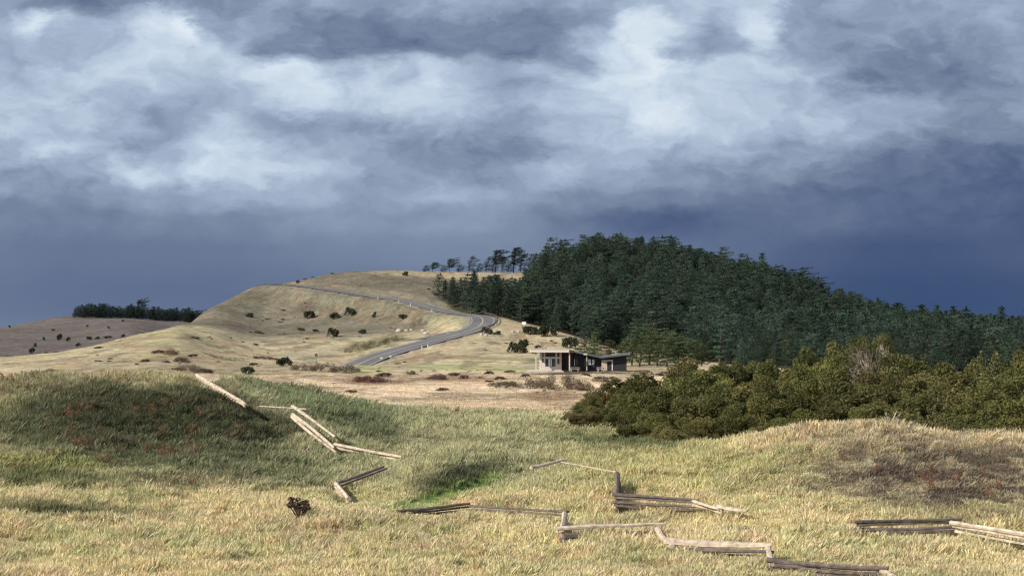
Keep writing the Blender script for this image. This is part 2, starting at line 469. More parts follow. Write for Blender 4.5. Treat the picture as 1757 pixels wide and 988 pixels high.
def cover_color(x, y, z):
    px = CX + F * x / np.maximum(y, 1)
    row = row_of(z, np.maximum(y, 1))
    n1 = fbm(x * 0.35, y * 0.35, 51, 4)
    n2 = fbm(x * 1.3, y * 1.3, 61, 3)
    n3 = fbm(x * 0.06, y * 0.06, 71, 4)
    nz = (n1 - 0.5) * 0.9
    c = np.zeros((len(x), 3))

    def L(col, m):
        m = np.clip(m, 0, 1)[:, None]
        c[:] = c * (1 - m) + np.array(col) * m
    near = y < 118
    c[:] = (0.61, 0.54, 0.325)
    # --- near field
    L((0.49, 0.475, 0.26), sstep(0.42, 0.60, n1) * .75)
    L((0.62, 0.51, 0.33), sstep(0.55, 0.70, n2) * 0.7)
    back = 1 - sstep(820, 862, row + (n1 - .5) * 50)
    L((0.44, 0.43, 0.26), back * sstep(380, 450, px) * (1 - sstep(960, 1120, px)) * .9)
    L((0.35, 0.355, 0.205), back * sstep(0.45, 0.6, n1) * sstep(380, 450, px) * (1 - sstep(900, 1050, px)) * 0.8)
    L((0.50, 0.47, 0.235), sstep(880, 1050, px) * (1 - sstep(1300, 1450, px)) * back * 0.7)
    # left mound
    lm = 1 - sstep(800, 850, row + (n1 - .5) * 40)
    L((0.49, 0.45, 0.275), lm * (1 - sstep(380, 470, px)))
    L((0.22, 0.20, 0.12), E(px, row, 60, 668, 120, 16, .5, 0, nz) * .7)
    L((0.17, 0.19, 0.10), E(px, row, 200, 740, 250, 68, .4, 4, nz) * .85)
    L((0.085, 0.095, 0.052), E(px, row, 250, 722, 205, 60, .5, 4, nz) * .95)  # dark bracken growth with the mound's shade mixed into the colour
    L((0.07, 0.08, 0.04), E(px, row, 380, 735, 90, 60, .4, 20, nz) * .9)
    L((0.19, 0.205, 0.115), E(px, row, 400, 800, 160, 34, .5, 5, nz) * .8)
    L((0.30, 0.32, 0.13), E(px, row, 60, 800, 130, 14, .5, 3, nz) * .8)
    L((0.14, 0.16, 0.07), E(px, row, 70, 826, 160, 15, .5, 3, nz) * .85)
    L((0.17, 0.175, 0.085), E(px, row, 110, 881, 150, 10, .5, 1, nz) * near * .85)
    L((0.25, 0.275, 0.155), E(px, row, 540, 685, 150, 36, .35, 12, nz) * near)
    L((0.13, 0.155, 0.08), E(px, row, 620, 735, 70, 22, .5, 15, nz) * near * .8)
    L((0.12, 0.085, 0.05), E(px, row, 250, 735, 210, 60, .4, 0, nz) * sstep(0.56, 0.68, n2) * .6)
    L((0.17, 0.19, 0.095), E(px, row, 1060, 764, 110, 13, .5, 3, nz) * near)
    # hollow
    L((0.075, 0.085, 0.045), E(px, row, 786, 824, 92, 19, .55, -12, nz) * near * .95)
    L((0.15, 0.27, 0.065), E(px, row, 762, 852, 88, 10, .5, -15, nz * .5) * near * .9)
    # right mound
    rm = sstep(1200, 1330, px) * near
    L((0.66, 0.565, 0.36), rm * (1 - sstep(755, 790, row + (n1 - .5) * 30)))
    L((0.30, 0.25, 0.185), E(px, row, 1640, 820, 300, 64, .5, 4, nz) * near * sstep(0.28, 0.48, n1) * .85)
    L((0.12, 0.095, 0.075), E(px, row, 1650, 820, 285, 66, .5, 5, nz) * near * sstep(0.47, 0.56, n2) * .85)
    L((0.40, 0.37, 0.18), E(px, row, 1600, 880, 260, 12, .5, 3, nz) * near * .4)
    # --- the plain and hills
    f = sstep(104, 122, y)
    p = np.zeros((len(x), 3))
    p[:] = (0.64, 0.53, 0.385)
    keep = c.copy()
    c = p
    L((0.54, 0.45, 0.31), sstep(0.45, 0.6, n3) * .8)
    L((0.36, 0.325, 0.21), (1 - sstep(628, 650, row + (n3 - .5) * 20)))
    L((0.29, 0.28, 0.155), (1 - sstep(260, 420, px)) * (1 - sstep(600, 640, row)) * sstep(.4, .6, n3))
    L((0.30, 0.26, 0.17), E(px, row, 330, 630, 250, 16, .5, 0, nz) * .8)
    L((0.24, 0.31, 0.12), E(px, row, 820, 631, 120, 3.6, .6, 1, nz * 1.2) * .7)
    L((0.27, 0.31, 0.13), E(px, row, 632, 634, 34, 9, .6, 0, nz) * .6)
    L((0.20, 0.20, 0.10), E(px, row, 880, 616, 130, 2.6, .5, 1, nz * .5) * .8)
    L((0.19, 0.10, 0.065), E(px, row, 640, 654, 60, 6, .5, 0, nz) * .7)
    L((0.22, 0.13, 0.09), E(px, row, 790, 650, 70, 5, .5, 0, nz) * .6)
    L((0.20, 0.13, 0.08), E(px, row, 950, 680, 60, 9, .5, 0, nz) * .7)
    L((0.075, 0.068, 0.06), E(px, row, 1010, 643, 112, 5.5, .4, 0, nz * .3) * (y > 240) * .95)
    L((0.17, 0.17, 0.10), E(px, row, 640, 590, 60, 10, .5, -12, nz) * (y > 330) * .9)
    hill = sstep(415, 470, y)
    L((0.150, 0.138, 0.105), hill * .95)  # cloud shade over the hill is put into these darker tones
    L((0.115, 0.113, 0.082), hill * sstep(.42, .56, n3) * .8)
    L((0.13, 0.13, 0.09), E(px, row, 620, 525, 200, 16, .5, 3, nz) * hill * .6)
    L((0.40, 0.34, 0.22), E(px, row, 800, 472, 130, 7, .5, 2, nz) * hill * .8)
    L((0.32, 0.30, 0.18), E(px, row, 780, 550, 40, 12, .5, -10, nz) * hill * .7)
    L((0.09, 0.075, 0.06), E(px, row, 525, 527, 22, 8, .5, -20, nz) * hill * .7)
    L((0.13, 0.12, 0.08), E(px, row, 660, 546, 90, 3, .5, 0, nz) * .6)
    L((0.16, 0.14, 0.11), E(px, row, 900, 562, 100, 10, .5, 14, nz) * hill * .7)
    L((0.118, 0.107, 0.104), sstep(560, 620, y) * (1 - sstep(380, 420, px)))  # far left land dulled: cloud shadow painted into its cover colour
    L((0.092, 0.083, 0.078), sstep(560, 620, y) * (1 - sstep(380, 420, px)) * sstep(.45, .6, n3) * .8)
    tr = np.abs((((z + (n3 - .5) * 7 + (n1 - .5) * 1.2) / 2.6) % 1.0) - .5)
    L((0.085, 0.08, 0.06), hill * (1 - sstep(.03, .09, tr)) * sstep(.42, .58, n1) * .6 * (px > 300))
    n5 = fbm(x * .22, y * .10, 88, 4)
    far = sstep(118, 135, y)
    L((0.12, 0.105, 0.075), far * sstep(.60, .70, n5) * .6 * (1 - .5 * (y < 240)))
    L((0.24, 0.17, 0.12), far * sstep(.56, .64, fbm(x * .12, y * .05, 97, 4)) * .45 * (y < 420))
    fr = in_forest(px, y)
    L((0.045, 0.045, 0.028), fr)
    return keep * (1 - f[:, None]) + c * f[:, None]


FY0 = ([740, 760, 800, 850, 900, 950, 1000, 1100, 1160, 1220, 1280, 1757, 2250], [510, 498, 462, 444, 436, 425, 412, 396, 378, 340, 270, 215, 205])
FY1 = ([740, 780, 850, 895, 915, 960, 1757, 2250], [512, 522, 535, 548, 690, 712, 712, 700])


def in_forest(px, y):
    a = np.interp(px, *FY0)
    b = np.interp(px, *FY1)
    return sstep(-3, 3, y - a) * (1 - sstep(-3, 3, y - b)) * sstep(742, 762, px)


# ------------------------------------------------------------------ mesh helpers
def mesh_np(name, verts, quads=None, tris=None, mats=(), smooth=False):
    me = bpy.data.meshes.new(name)
    verts = np.asarray(verts, np.float32)
    nq = 0 if quads is None else len(quads)
    nt = 0 if tris is None else len(tris)
    me.vertices.add(len(verts))
    me.vertices.foreach_set('co', verts.ravel())
    li = []
    if nq:
        li.append(np.asarray(quads, np.int32).ravel())
    if nt:
        li.append(np.asarray(tris, np.int32).ravel())
    li = np.concatenate(li)
    me.loops.add(len(li))
    me.loops.foreach_set('vertex_index', li)
    me.polygons.add(nq + nt)
    st = np.concatenate([np.arange(nq) * 4, nq * 4 + np.arange(nt) * 3]).astype(np.int32)
    me.polygons.foreach_set('loop_start', st)
    if smooth:
        me.polygons.foreach_set('use_smooth', np.ones(nq + nt, bool))
    me.update(calc_edges=True)
    me.validate()
    for m in mats:
        me.materials.append(m)
    return me


def link(name, me, parent=None, loc=None):
    o = bpy.data.objects.new(name, me)
    COL.objects.link(o)
    if parent is not None:
        o.parent = parent
    if loc is not None:
        o.location = loc
    return o


def tag(o, label=None, cat=None, group=None, kind=None):
    if label:
        o['label'] = label
    if cat:
        o['category'] = cat
    if group:
        o['group'] = group
    if kind:
        o['kind'] = kind
    return o


def empty(name, loc, rz=0.0, label=None, cat=None, group=None):
    o = bpy.data.objects.new(name, None)
    COL.objects.link(o)
    o.location = loc
    o.rotation_euler = (0, 0, rz)
    o.empty_display_size = 0.3
    return tag(o, label, cat, group)


class MB:
    """collects boxes and tubes into one mesh"""
    def __init__(s):
        s.v, s.f = [], []

    def box(s, x0, x1, y0, y1, z0, z1):
        b = len(s.v)
        s.v += [(x0, y0, z0), (x1, y0, z0), (x1, y1, z0), (x0, y1, z0), (x0, y0, z1), (x1, y0, z1), (x1, y1, z1), (x0, y1, z1)]
        s.f += [(b, b + 3, b + 2, b + 1), (b + 4, b + 5, b + 6, b + 7), (b, b + 1, b + 5, b + 4), (b + 1, b + 2, b + 6, b + 5), (b + 2, b + 3, b + 7, b + 6), (b + 3, b, b + 4, b + 7)]
        return s

    def prism(s, pts, y0, y1):
        """outline in x,z extruded along y"""
        b = len(s.v)
        n = len(pts)
        s.v += [(x, y0, z) for x, z in pts] + [(x, y1, z) for x, z in pts]
        s.f += [tuple(b + i for i in range(n)), tuple(b + n + i for i in reversed(range(n)))]
        s.f += [(b + (i + 1) % n, b + i, b + n + i, b + n + (i + 1) % n) for i in range(n)]
        return s

    def tube(s, pts, rad, n=6, squash=1.0, jit=0.0, rnd=random):
        b = len(s.v)
        pts = [Vector(p) for p in pts]
        if not hasattr(rad, '__len__'):
            rad = [rad] * len(pts)
        prof = [1 + rnd.uniform(-jit, jit) for _ in range(n)]
        for i, p in enumerate(pts):
            t = (pts[min(i + 1, len(pts) - 1)] - pts[max(i - 1, 0)]).normalized()
            a = t.cross(Vector((0, 0, 1)))
            if a.length < 0.05:
                a = Vector((1, 0, 0))
            a.normalize()
            c = a.cross(t).normalized()
            for k in range(n):
                an = 2 * math.pi * k / n + 0.4
                q = rad[i] * prof[k] * (1 + rnd.uniform(-jit, jit) * .3)
                s.v.append(tuple(p + a * math.cos(an) * q + c * math.sin(an) * q * squash))
        for i in range(len(pts) - 1):
            for k in range(n):
                k2 = (k + 1) % n
                s.f.append((b + i * n + k, b + i * n + k2, b + (i + 1) * n + k2, b + (i + 1) * n + k))
        s.f.append(tuple(b + k for k in reversed(range(n))))
        s.f.append(tuple(b + (len(pts) - 1) * n + k for k in range(n)))
        return s

    def mesh(s, name, mat):
        me = bpy.data.meshes.new(name)
        me.from_pydata(s.v, [], s.f)
        me.materials.append(mat)
        me.update()
        return me

    def build(s, name, mat, parent=None, loc=None):
        return link(name, s.mesh(name, mat), parent, loc)


# ------------------------------------------------------------------ materials
def new_mat(name, rough=0.85, spec=0.2):
    m = bpy.data.materials.new(name)
    m.use_nodes = True
    t = NT(m.node_tree)
    b = t.n['Principled BSDF']
    b.inputs['Roughness'].default_value = rough
    b.inputs['Specular IOR Level'].default_value = spec
    return m, t, b


def simple(name, c1, c2=None, scale=3.0, rough=0.8, spec=0.25, bump=0.0, stretch=(1, 1, 1), coord='Object'):
    m, t, b = new_mat(name, rough, spec)
    tcn = t.new('ShaderNodeTexCoord')
    mp = t.vmath('MULTIPLY', tcn.outputs[coord], stretch)
    n = t.noise(mp, scale, 6, 0.6)
    c2 = c2 or tuple(v * 0.65 for v in c1)
    col = t.ramp(n.outputs[0], [(0.32, c2), (0.66, c1)])
    t.l.new(col, b.inputs['Base Color'])
    if bump:
        bn = t.new('ShaderNodeBump')
        bn.inputs['Strength'].default_value = 0.6
        bn.inputs['Distance'].default_value = bump
        t.l.new(n.outputs[0], bn.inputs['Height'])
        t.l.new(bn.outputs[0], b.inputs['Normal'])
    return m


def leaf_mat(name, ca, cb, trans=0.35, scale=0.9, sat=0.06, spec=0.15, vr=0.28):
    """foliage: colour varies from plant to plant and clump to clump, light passes through the leaves"""
    m, t, b = new_mat(name, 0.6, spec)
    tcn = t.new('ShaderNodeTexCoord')
    oi = t.new('ShaderNodeObjectInfo')
    off = t.vmath('ADD', tcn.outputs['Object'], t.comb(t.math('MULTIPLY', oi.outputs['Random'], 40.0), 0.0, 0.0))
    n = t.noise(off, scale, 3, 0.6)
    col = t.mix(t.maprange(n.outputs[0], 0.35, 0.65, 0, 1), ca, cb)
    hs = t.new('ShaderNodeHueSaturation')
    t.put(hs.inputs['Hue'], t.maprange(oi.outputs['Random'], 0, 1, 0.5 - sat * .6, 0.5 + sat * .3))
    t.put(hs.inputs['Value'], t.maprange(t.math('FRACT', t.math('MULTIPLY', oi.outputs['Random'], 7.31)), 0, 1, 1 - vr, 1 + vr * 1.15))
    t.put(hs.inputs['Color'], col)
    t.l.new(hs.outputs[0], b.inputs['Base Color'])
    tr = t.new('ShaderNodeBsdfTranslucent')
    t.l.new(hs.outputs[0], tr.inputs['Color'])
    mx = t.new('ShaderNodeMixShader')
    mx.inputs[0].default_value = trans
    t.l.new(b.outputs[0], mx.inputs[1])
    t.l.new(tr.outputs[0], mx.inputs[2])
    t.l.new(mx.outputs[0], t.n['Material Output'].inputs['Surface'])
    return m


def grass_mat():
    m, t, b = new_mat('grass_blades', 0.55, 0.2)
    at = t.new('ShaderNodeAttribute', attribute_name='tint', attribute_type='INSTANCER')
    bl = t.new('ShaderNodeAttribute', attribute_name='bvar', attribute_type='GEOMETRY')
    bx = t.sep(bl.outputs['Vector'])
    col = t.mix(1.0, at.outputs['Color'], t.comb(t.maprange(bx[0], 0, 1, 0.62, 1.4), t.maprange(bx[0], 0, 1, 0.66, 1.34), t.maprange(bx[0], 0, 1, 0.6, 1.35)), 'MULTIPLY')
    t.l.new(col, b.inputs['Base Color'])
    tr = t.new('ShaderNodeBsdfTranslucent')
    t.l.new(col, tr.inputs['Color'])
    mx = t.new('ShaderNodeMixShader')
    mx.inputs[0].default_value = 0.4
    t.l.new(b.outputs[0], mx.inputs[1])
    t.l.new(tr.outputs[0], mx.inputs[2])
    t.l.new(mx.outputs[0], t.n['Material Output'].inputs['Surface'])
    return m


def ground_mat():
    m, t, b = new_mat('meadow_ground', 0.95, 0.05)
    at = t.new('ShaderNodeAttribute', attribute_name='cover', attribute_type='GEOMETRY')
    tcn = t.new('ShaderNodeTexCoord')
    g = t.new('ShaderNodeNewGeometry')
    P = g.outputs['Position']
    n1 = t.noise(P, 1.6, 5, 0.65)
    n2 = t.noise(P, 0.22, 6, 0.62)
    n3 = t.noise(P, 0.05, 5, 0.6)
    v = t.math('ADD', t.maprange(n1.outputs[0], 0.3, 0.7, -0.18, 0.18), t.maprange(n2.outputs[0], 0.3, 0.7, 0.74, 1.26))
    n4 = t.noise(P, 0.75, 5, 0.7)
    v = t.math('MULTIPLY', v, t.maprange(n3.outputs[0], 0.3, 0.7, 0.88, 1.12))
    v = t.math('MULTIPLY', v, t.maprange(n4.outputs[0], 0.34, 0.6, 0.62, 1.14))
    col = t.mix(1.0, at.outputs['Color'], t.comb(v, v, v), 'MULTIPLY')
    warm = t.mix(1.0, col, (1.12, 0.93, 0.86), 'MULTIPLY')
    col = t.mix(t.maprange(t.noise(P, 0.11, 5, 0.6).outputs[0], 0.45, 0.62, 0, 0.75), col, warm)
    t.l.new(col, b.inputs['Base Color'])
    bn = t.new('ShaderNodeBump')
    bn.inputs['Strength'].default_value = 0.9
    bn.inputs['Distance'].default_value = 0.22
    hgt = t.math('ADD', n1.outputs[0], t.math('MULTIPLY', n2.outputs[0], 3.0))
    t.l.new(hgt, bn.inputs['Height'])
    t.l.new(bn.outputs[0], b.inputs['Normal'])
    return m


M = {
    'ground': ground_mat(),
    'grass': grass_mat(),
    'asphalt': simple('asphalt', (0.135, 0.13, 0.13), (0.095, 0.093, 0.095), 0.22, 0.8, 0.3),
    'line': simple('road_paint', (0.5, 0.5, 0.49), (0.36, 0.36, 0.35), 2.0, 0.6),
    'yline': simple('centre_paint', (0.62, 0.56, 0.36), (0.5, 0.45, 0.3), 2.0, 0.6),
    'gravel': simple('road_shoulder', (0.30, 0.27, 0.22), (0.2, 0.18, 0.14), 1.0, 0.95),
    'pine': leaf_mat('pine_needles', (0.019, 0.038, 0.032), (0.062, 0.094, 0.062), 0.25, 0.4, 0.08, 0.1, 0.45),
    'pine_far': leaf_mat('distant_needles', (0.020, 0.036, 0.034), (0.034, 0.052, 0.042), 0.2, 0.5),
    'pine_lit': leaf_mat('lit_shore_pine_needles', (0.042, 0.066, 0.030), (0.105, 0.130, 0.052), 0.28, 0.6),  # brighter copy of the needles, sunlight put into the colour
    'bark': simple('conifer_bark', (0.10, 0.08, 0.065), (0.05, 0.042, 0.036), 4.0, 0.95, 0.1, 0.02, (1, 1, .2)),
    'shrub': leaf_mat('shrub_leaves', (0.062, 0.072, 0.024), (0.150, 0.148, 0.048), 0.3, 0.6, .05, .12, .3),
    'shrub_y': leaf_mat('willow_leaves', (0.085, 0.088, 0.032), (0.200, 0.185, 0.070), 0.35, 0.7, .05, .12, .25),
    'shrub_d': leaf_mat('dark_shrub_leaves', (0.035, 0.045, 0.025), (0.06, 0.07, 0.035), 0.2, 1.5),
    'scrub_b': leaf_mat('brown_scrub_twigs', (0.085, 0.062, 0.045), (0.15, 0.112, 0.075), 0.2, 1.5),
    'scrub_r': leaf_mat('russet_scrub_twigs', (0.12, 0.065, 0.05), (0.20, 0.12, 0.085), 0.2, 1.5),
    'scrub_o': leaf_mat('olive_scrub_twigs', (0.095, 0.088, 0.052), (0.16, 0.145, 0.085), 0.2, 1.5),
    'rust': leaf_mat('dead_bracken', (0.12, 0.065, 0.035), (0.24, 0.14, 0.075), 0.3, 2.0),
    'twig': simple('bare_twigs', (0.36, 0.31, 0.26), (0.2, 0.17, 0.14), 6.0, 0.9),
    'deadwood': simple('bleached_branch', (0.6, 0.57, 0.52), (0.4, 0.37, 0.33), 6.0, 0.9),
    'rail': simple('weathered_cedar', (0.56, 0.47, 0.36), (0.26, 0.21, 0.165), 5.0, 0.85, 0.15, 0.012, (1, 1, 1)),
    'rail_d': simple('shaded_cedar', (0.17, 0.14, 0.12), (0.07, 0.056, 0.05), 5.0, 0.9, 0.1, 0.012),  # same cedar darkened: shade on rails turned from the sun is in the colour
    'rock': simple('pale_boulder', (0.46, 0.42, 0.36), (0.27, 0.25, 0.21), 2.0, 0.9, 0.1, 0.05),
    'white': simple('cream_panel', (0.56, 0.485, 0.43), (0.46, 0.40, 0.355), 1.5, 0.7),
    'fascia': simple('pale_fascia', (0.60, 0.53, 0.48), (0.5, 0.45, 0.4), 1.5, 0.6),
    'dwood': simple('dark_stained_boards', (0.034, 0.033, 0.039), (0.020, 0.019, 0.024), 2.0, 0.75, 0.2, 0.02, (6, 1, .3)),
    'redwood': simple('dark_red_boards', (0.085, 0.040, 0.034), (0.05, 0.024, 0.022), 2.0, 0.75, 0.2),
    'roof': simple('dark_standing_seam_roof', (0.10, 0.11, 0.115), (0.07, 0.078, 0.085), 1.0, 0.45, 0.5),
    'beige': simple('beige_panel', (0.45, 0.38, 0.31), (0.37, 0.31, 0.26), 1.5, 0.8),
    'deck': simple('pale_concrete_patio', (0.48, 0.44, 0.39), (0.38, 0.35, 0.31), 2.0, 0.85),
    'metal': simple('rusted_guard_rail', (0.085, 0.07, 0.06), (0.05, 0.043, 0.04), 1.0, 0.7, 0.4),
    'postw': simple('white_plastic', (0.8, 0.8, 0.78), (0.7, 0.7, 0.68), 3.0, 0.5),
}
gm, gt_, gb = new_mat('window_glass', 0.06, 0.6)
gb.inputs['Base Color'].default_value = (0.05, 0.06, 0.075, 1)
M['glass'] = gm
cm, ct_, cb_ = new_mat('pale_blind_glare', 0.6, 0.2)
cb_.inputs['Base Color'].default_value = (0.62, 0.68, 0.74, 1)  # pale cloth tone, also paints the bright reflection on panes
M['blind_glare'] = cm

# ------------------------------------------------------------------ terrain mesh (one sheet all round the camera)
th = np.concatenate([np.radians(np.arange(-180, -32, 6.0)), np.radians(np.arange(-32, -22, 1.0)),
                     np.arctan(np.arange(-1010, 1011, 4.0) / F), np.radians(np.arange(23, 33, 1.0)), np.radians(np.arange(36, 180, 6.0))])
rr = np.concatenate([[0.6, 1.5, 3, 5, 8, 11, 15, 19, 23, 27], np.arange(30, 74, 0.4), np.arange(74, 128, 0.8), np.arange(128, 300, 2.0),
                     np.arange(300, 720, 2.2), np.arange(720, 1100, 8.0), np.geomspace(1110, 9000, 22)])
TH, RR = np.meshgrid(th, rr, indexing='ij')
gx = (RR * np.sin(TH)).ravel()
gy = (RR * np.cos(TH)).ravel()
gz = base_z(gx, gy)
gz, gd = road_blend(gx, gy, gz)
nT, nR = len(th), len(rr)
I, J = np.meshgrid(np.arange(nT), np.arange(nR - 1), indexing='ij')
I2 = (I + 1) % nT
quads = np.stack([I * nR + J, I * nR + J + 1, I2 * nR + J + 1, I2 * nR + J], -1).reshape(-1, 4)[:, ::-1]
# centre fan closes the sheet beneath the camera
cv = len(gx)
gx = np.append(gx, 0)
gy = np.append(gy, 0)
gz = np.append(gz, float(base_z(np.array([0.]), np.array([0.01]))[0]))
ii = np.arange(nT)
tris = np.stack([np.full(nT, cv), ((ii + 1) % nT) * nR, ii * nR], -1)
me = mesh_np('ground', np.stack([gx, gy, gz], 1), quads, tris, (M['ground'],), True)
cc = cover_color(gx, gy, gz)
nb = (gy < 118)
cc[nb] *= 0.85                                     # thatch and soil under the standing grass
shoulder = np.append(1 - sstep(4.6, 6.2, gd), 0)
cc = cc * (1 - shoulder[:, None] * .8) + np.array((0.27, 0.25, 0.19)) * shoulder[:, None] * .8
ca = me.color_attributes.new('cover', 'FLOAT_COLOR', 'POINT')
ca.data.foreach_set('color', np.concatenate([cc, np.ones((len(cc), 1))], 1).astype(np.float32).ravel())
tag(link('ground', me), 'dry grass prairie rising to rounded hills', kind='structure')


# ------------------------------------------------------------------ road
def strip(name, o0, o1, dz, mat, i0=0, i1=None, label=None, dash=None, th_=0.0):
    i1 = i1 or NS
    v, q = [], []
    for i in range(i0, i1):
        a = rc[i] + nor[i] * o0
        b = rc[i] + nor[i] * o1
        v += [(a[0], a[1], rz[i] + dz), (b[0], b[1], rz[i] + dz)]
    n = i1 - i0
    for i in range(n - 1):
        if dash and (i // dash) % 2:
            continue
        q.append((2 * i + 1, 2 * i, 2 * i + 2, 2 * i + 3))
    me = mesh_np(name, v, q, None, (mat,))
    return link(name, me)


road = tag(strip('road', 3.7, -3.7, 0.0, M['asphalt']), 'two lane asphalt road climbing in an S bend over the hill', kind='structure')
for nm, a, b, mt in (('edge_line', 3.3, 3.16, 'line'), ('edge_line', -3.16, -3.3, 'line'), ('centre_line', 0.11, -0.05, 'yline')):
    o = strip(nm, a, b, 0.012, M[mt])
    o.parent = road
# gravel lay-by beside the road
c0 = gp(765, 384)
mb = MB()


def patch(name, cpx, cY, rx, ry, ang, mat, label, n=28, lift=0.1):
    c = gp(cpx, cY)
    vs, fs = [], []
    rings = 6
    for k in range(rings + 1):
        for i in range(n):
            a = 2 * math.pi * i / n
            q = k / rings * (1 + 0.14 * math.sin(3 * a + 1) + 0.08 * math.sin(7 * a))
            u, v = math.cos(a) * rx * q, math.sin(a) * ry * q
            x = c.x + u * math.cos(ang) - v * math.sin(ang)
            y = c.y + u * math.sin(ang) + v * math.cos(ang)
            vs.append([x, y, 0])
    vs = np.array(vs)
    z = base_z(vs[:, 0], vs[:, 1])
    z, d = road_blend(vs[:, 0], vs[:, 1], z)
    vs[:, 2] = z + lift
    for k in range(rings):
        for i in range(n):
            fs.append((k * n + i, k * n + (i + 1) % n, (k + 1) * n + (i + 1) % n, (k + 1) * n + i))
    me = mesh_np(name, vs, fs, None, (mat,))
    return tag(link(name, me), label, kind='structure')


patch('path', 752, 403, 11, 4.5, R(38), M['asphalt'], 'asphalt lay-by on the inside of the bend', lift=0.12)


# guard rails: dark beam on posts
def guardrail(i0, i1, off, label):
    root = empty('guard_rail', (rc[i0][0], rc[i0][1], rz[i0]), 0, label, 'guard rail')
    base = Vector(root.location)
    pts = []
    for i in range(i0, i1):
        p = rc[i] + nor[i] * off
        pts.append(Vector((p[0], p[1], rz[i] + 0.62)) - base)
    bm_ = MB().tube(pts, 0.10, 4, 1.5)
    bm_.build('beam', M['metal'], root)
    for k in range(0, len(pts), 2):
        p = pts[k]
        MB().box(p.x - .1, p.x + .1, p.y - .1, p.y + .1, p.z - 1.1, p.z + .12).build('post', M['metal'], root)


def road_index(px, Y):
    x = Y * (px - CX) / F
    return int(((rc[:, 0] - x) ** 2 + (rc[:, 1] - Y) ** 2).argmin())


ia, ib = road_index(805, 410), road_index(806, 453)
guardrail(ia, ib, -4.3, 'dark guard rail round the outside of the sharp road bend')
ia, ib = road_index(650, 517), road_index(430, 612)
guardrail(ia, ib, 4.3, 'long dark guard rail along the road where it crests the hill')


# ------------------------------------------------------------------ instanced ground cover
def instance_field(name, pts, rot, scl, tint, kinds, protos, label, cat):
    coll = bpy.data.collections.new(name + '_kinds')
    for i, me in enumerate(protos):
        o = bpy.data.objects.new('%s_%02d' % (name, i), me)
        coll.objects.link(o)
    me = bpy.data.meshes.new(name)
    me.vertices.add(len(pts))
    me.vertices.foreach_set('co', np.asarray(pts, np.float32).ravel())
    for nm, typ, fld, data in (('rot', 'FLOAT_VECTOR', 'vector', rot), ('scl', 'FLOAT_VECTOR', 'vector', scl), ('tint', 'FLOAT_VECTOR', 'vector', tint), ('kindi', 'INT', 'value', kinds)):
        a = me.attributes.new(nm, typ, 'POINT')
        a.data.foreach_set(fld, np.asarray(data, np.float32 if typ != 'INT' else np.int32).ravel())
    me.update()
    o = link(name, me)
    ng = bpy.data.node_groups.new(name, 'GeometryNodeTree')
    ng.interface.new_socket('Geometry', in_out='INPUT', socket_type='NodeSocketGeometry')
    ng.interface.new_socket('Geometry', in_out='OUTPUT', socket_type='NodeSocketGeometry')
    t = NT(ng)
    gi = t.new('NodeGroupInput')
    go = t.new('NodeGroupOutput')
    mp = t.new('GeometryNodeMeshToPoints')
    ci = t.new('GeometryNodeCollectionInfo')
    ci.inputs['Collection'].default_value = coll
    ci.inputs['Separate Children'].default_value = True
    ci.inputs['Reset Children'].default_value = True
    ip = t.new('GeometryNodeInstanceOnPoints')
    ip.inputs['Pick Instance'].default_value = True

    def named(n, dt):
        q = t.new('GeometryNodeInputNamedAttribute', data_type=dt)
        q.inputs['Name'].default_value = n
        return q.outputs[0]
    t.l.new(gi.outputs[0], mp.inputs[0])
    t.l.new(mp.outputs[0], ip.inputs['Points'])
    t.l.new(ci.outputs[0], ip.inputs['Instance'])
    t.l.new(named('kindi', 'INT'), ip.inputs['Instance Index'])
    er = t.new('FunctionNodeEulerToRotation')
    t.l.new(named('rot', 'FLOAT_VECTOR'), er.inputs[0])
    t.l.new(er.outputs[0], ip.inputs['Rotation'])
    t.l.new(named('scl', 'FLOAT_VECTOR'), ip.inputs['Scale'])
    t.l.new(ip.outputs[0], go.inputs[0])
    md = o.modifiers.new('scatter', 'NODES')
    md.node_group = ng
    return tag(o, label, cat, None, 'stuff')


def tuft(seed, n=26, h=0.45, spread=0.2, wid=0.016, lean=0.18, curl=0.5, heads=0.0):
    g = np.random.default_rng(seed)
    V_, Q_, B_ = [], [], []
    for i in range(n):
        a = g.uniform(0, 2 * math.pi)
        r = spread * math.sqrt(g.uniform(0, 1))
        x0, y0 = r * math.cos(a), r * math.sin(a)
        hh = h * g.uniform(0.55, 1.15)
        la = g.uniform(0, 2 * math.pi)
        lx = lean + 0.22 * math.cos(la) + 0.5 * x0
        ly = 0.22 * math.sin(la) + 0.5 * y0
        wa = g.uniform(0, math.pi)
        wx, wy = math.cos(wa) * wid, math.sin(wa) * wid
        segs = ((0, 1.0), (0.5, 0.85), (0.85, 0.7 if g.uniform() > heads else 1.7), (1.0, 0.12))
        b = len(V_)
        bv = g.uniform()
        for t, q in segs:
            bend = t + curl * t * t
            cx_, cy_ = x0 + lx * hh * bend, y0 + ly * hh * bend
            cz = hh * t * (1 - 0.18 * curl * t) - 0.04
            V_ += [(cx_ - wx * q, cy_ - wy * q, cz), (cx_ + wx * q, cy_ + wy * q, cz)]
            B_ += [bv, bv]
        for k in range(3):
            Q_.append((b + 2 * k, b + 2 * k + 1, b + 2 * k + 3, b + 2 * k + 2))
    me = mesh_np('tuft', V_, Q_, None, (M['grass'],))
    at = me.attributes.new('bvar', 'FLOAT_VECTOR', 'POINT')
    bb = np.array(B_, np.float32)
    at.data.foreach_set('vector', np.stack([bb, bb, bb], 1).ravel())
    return me


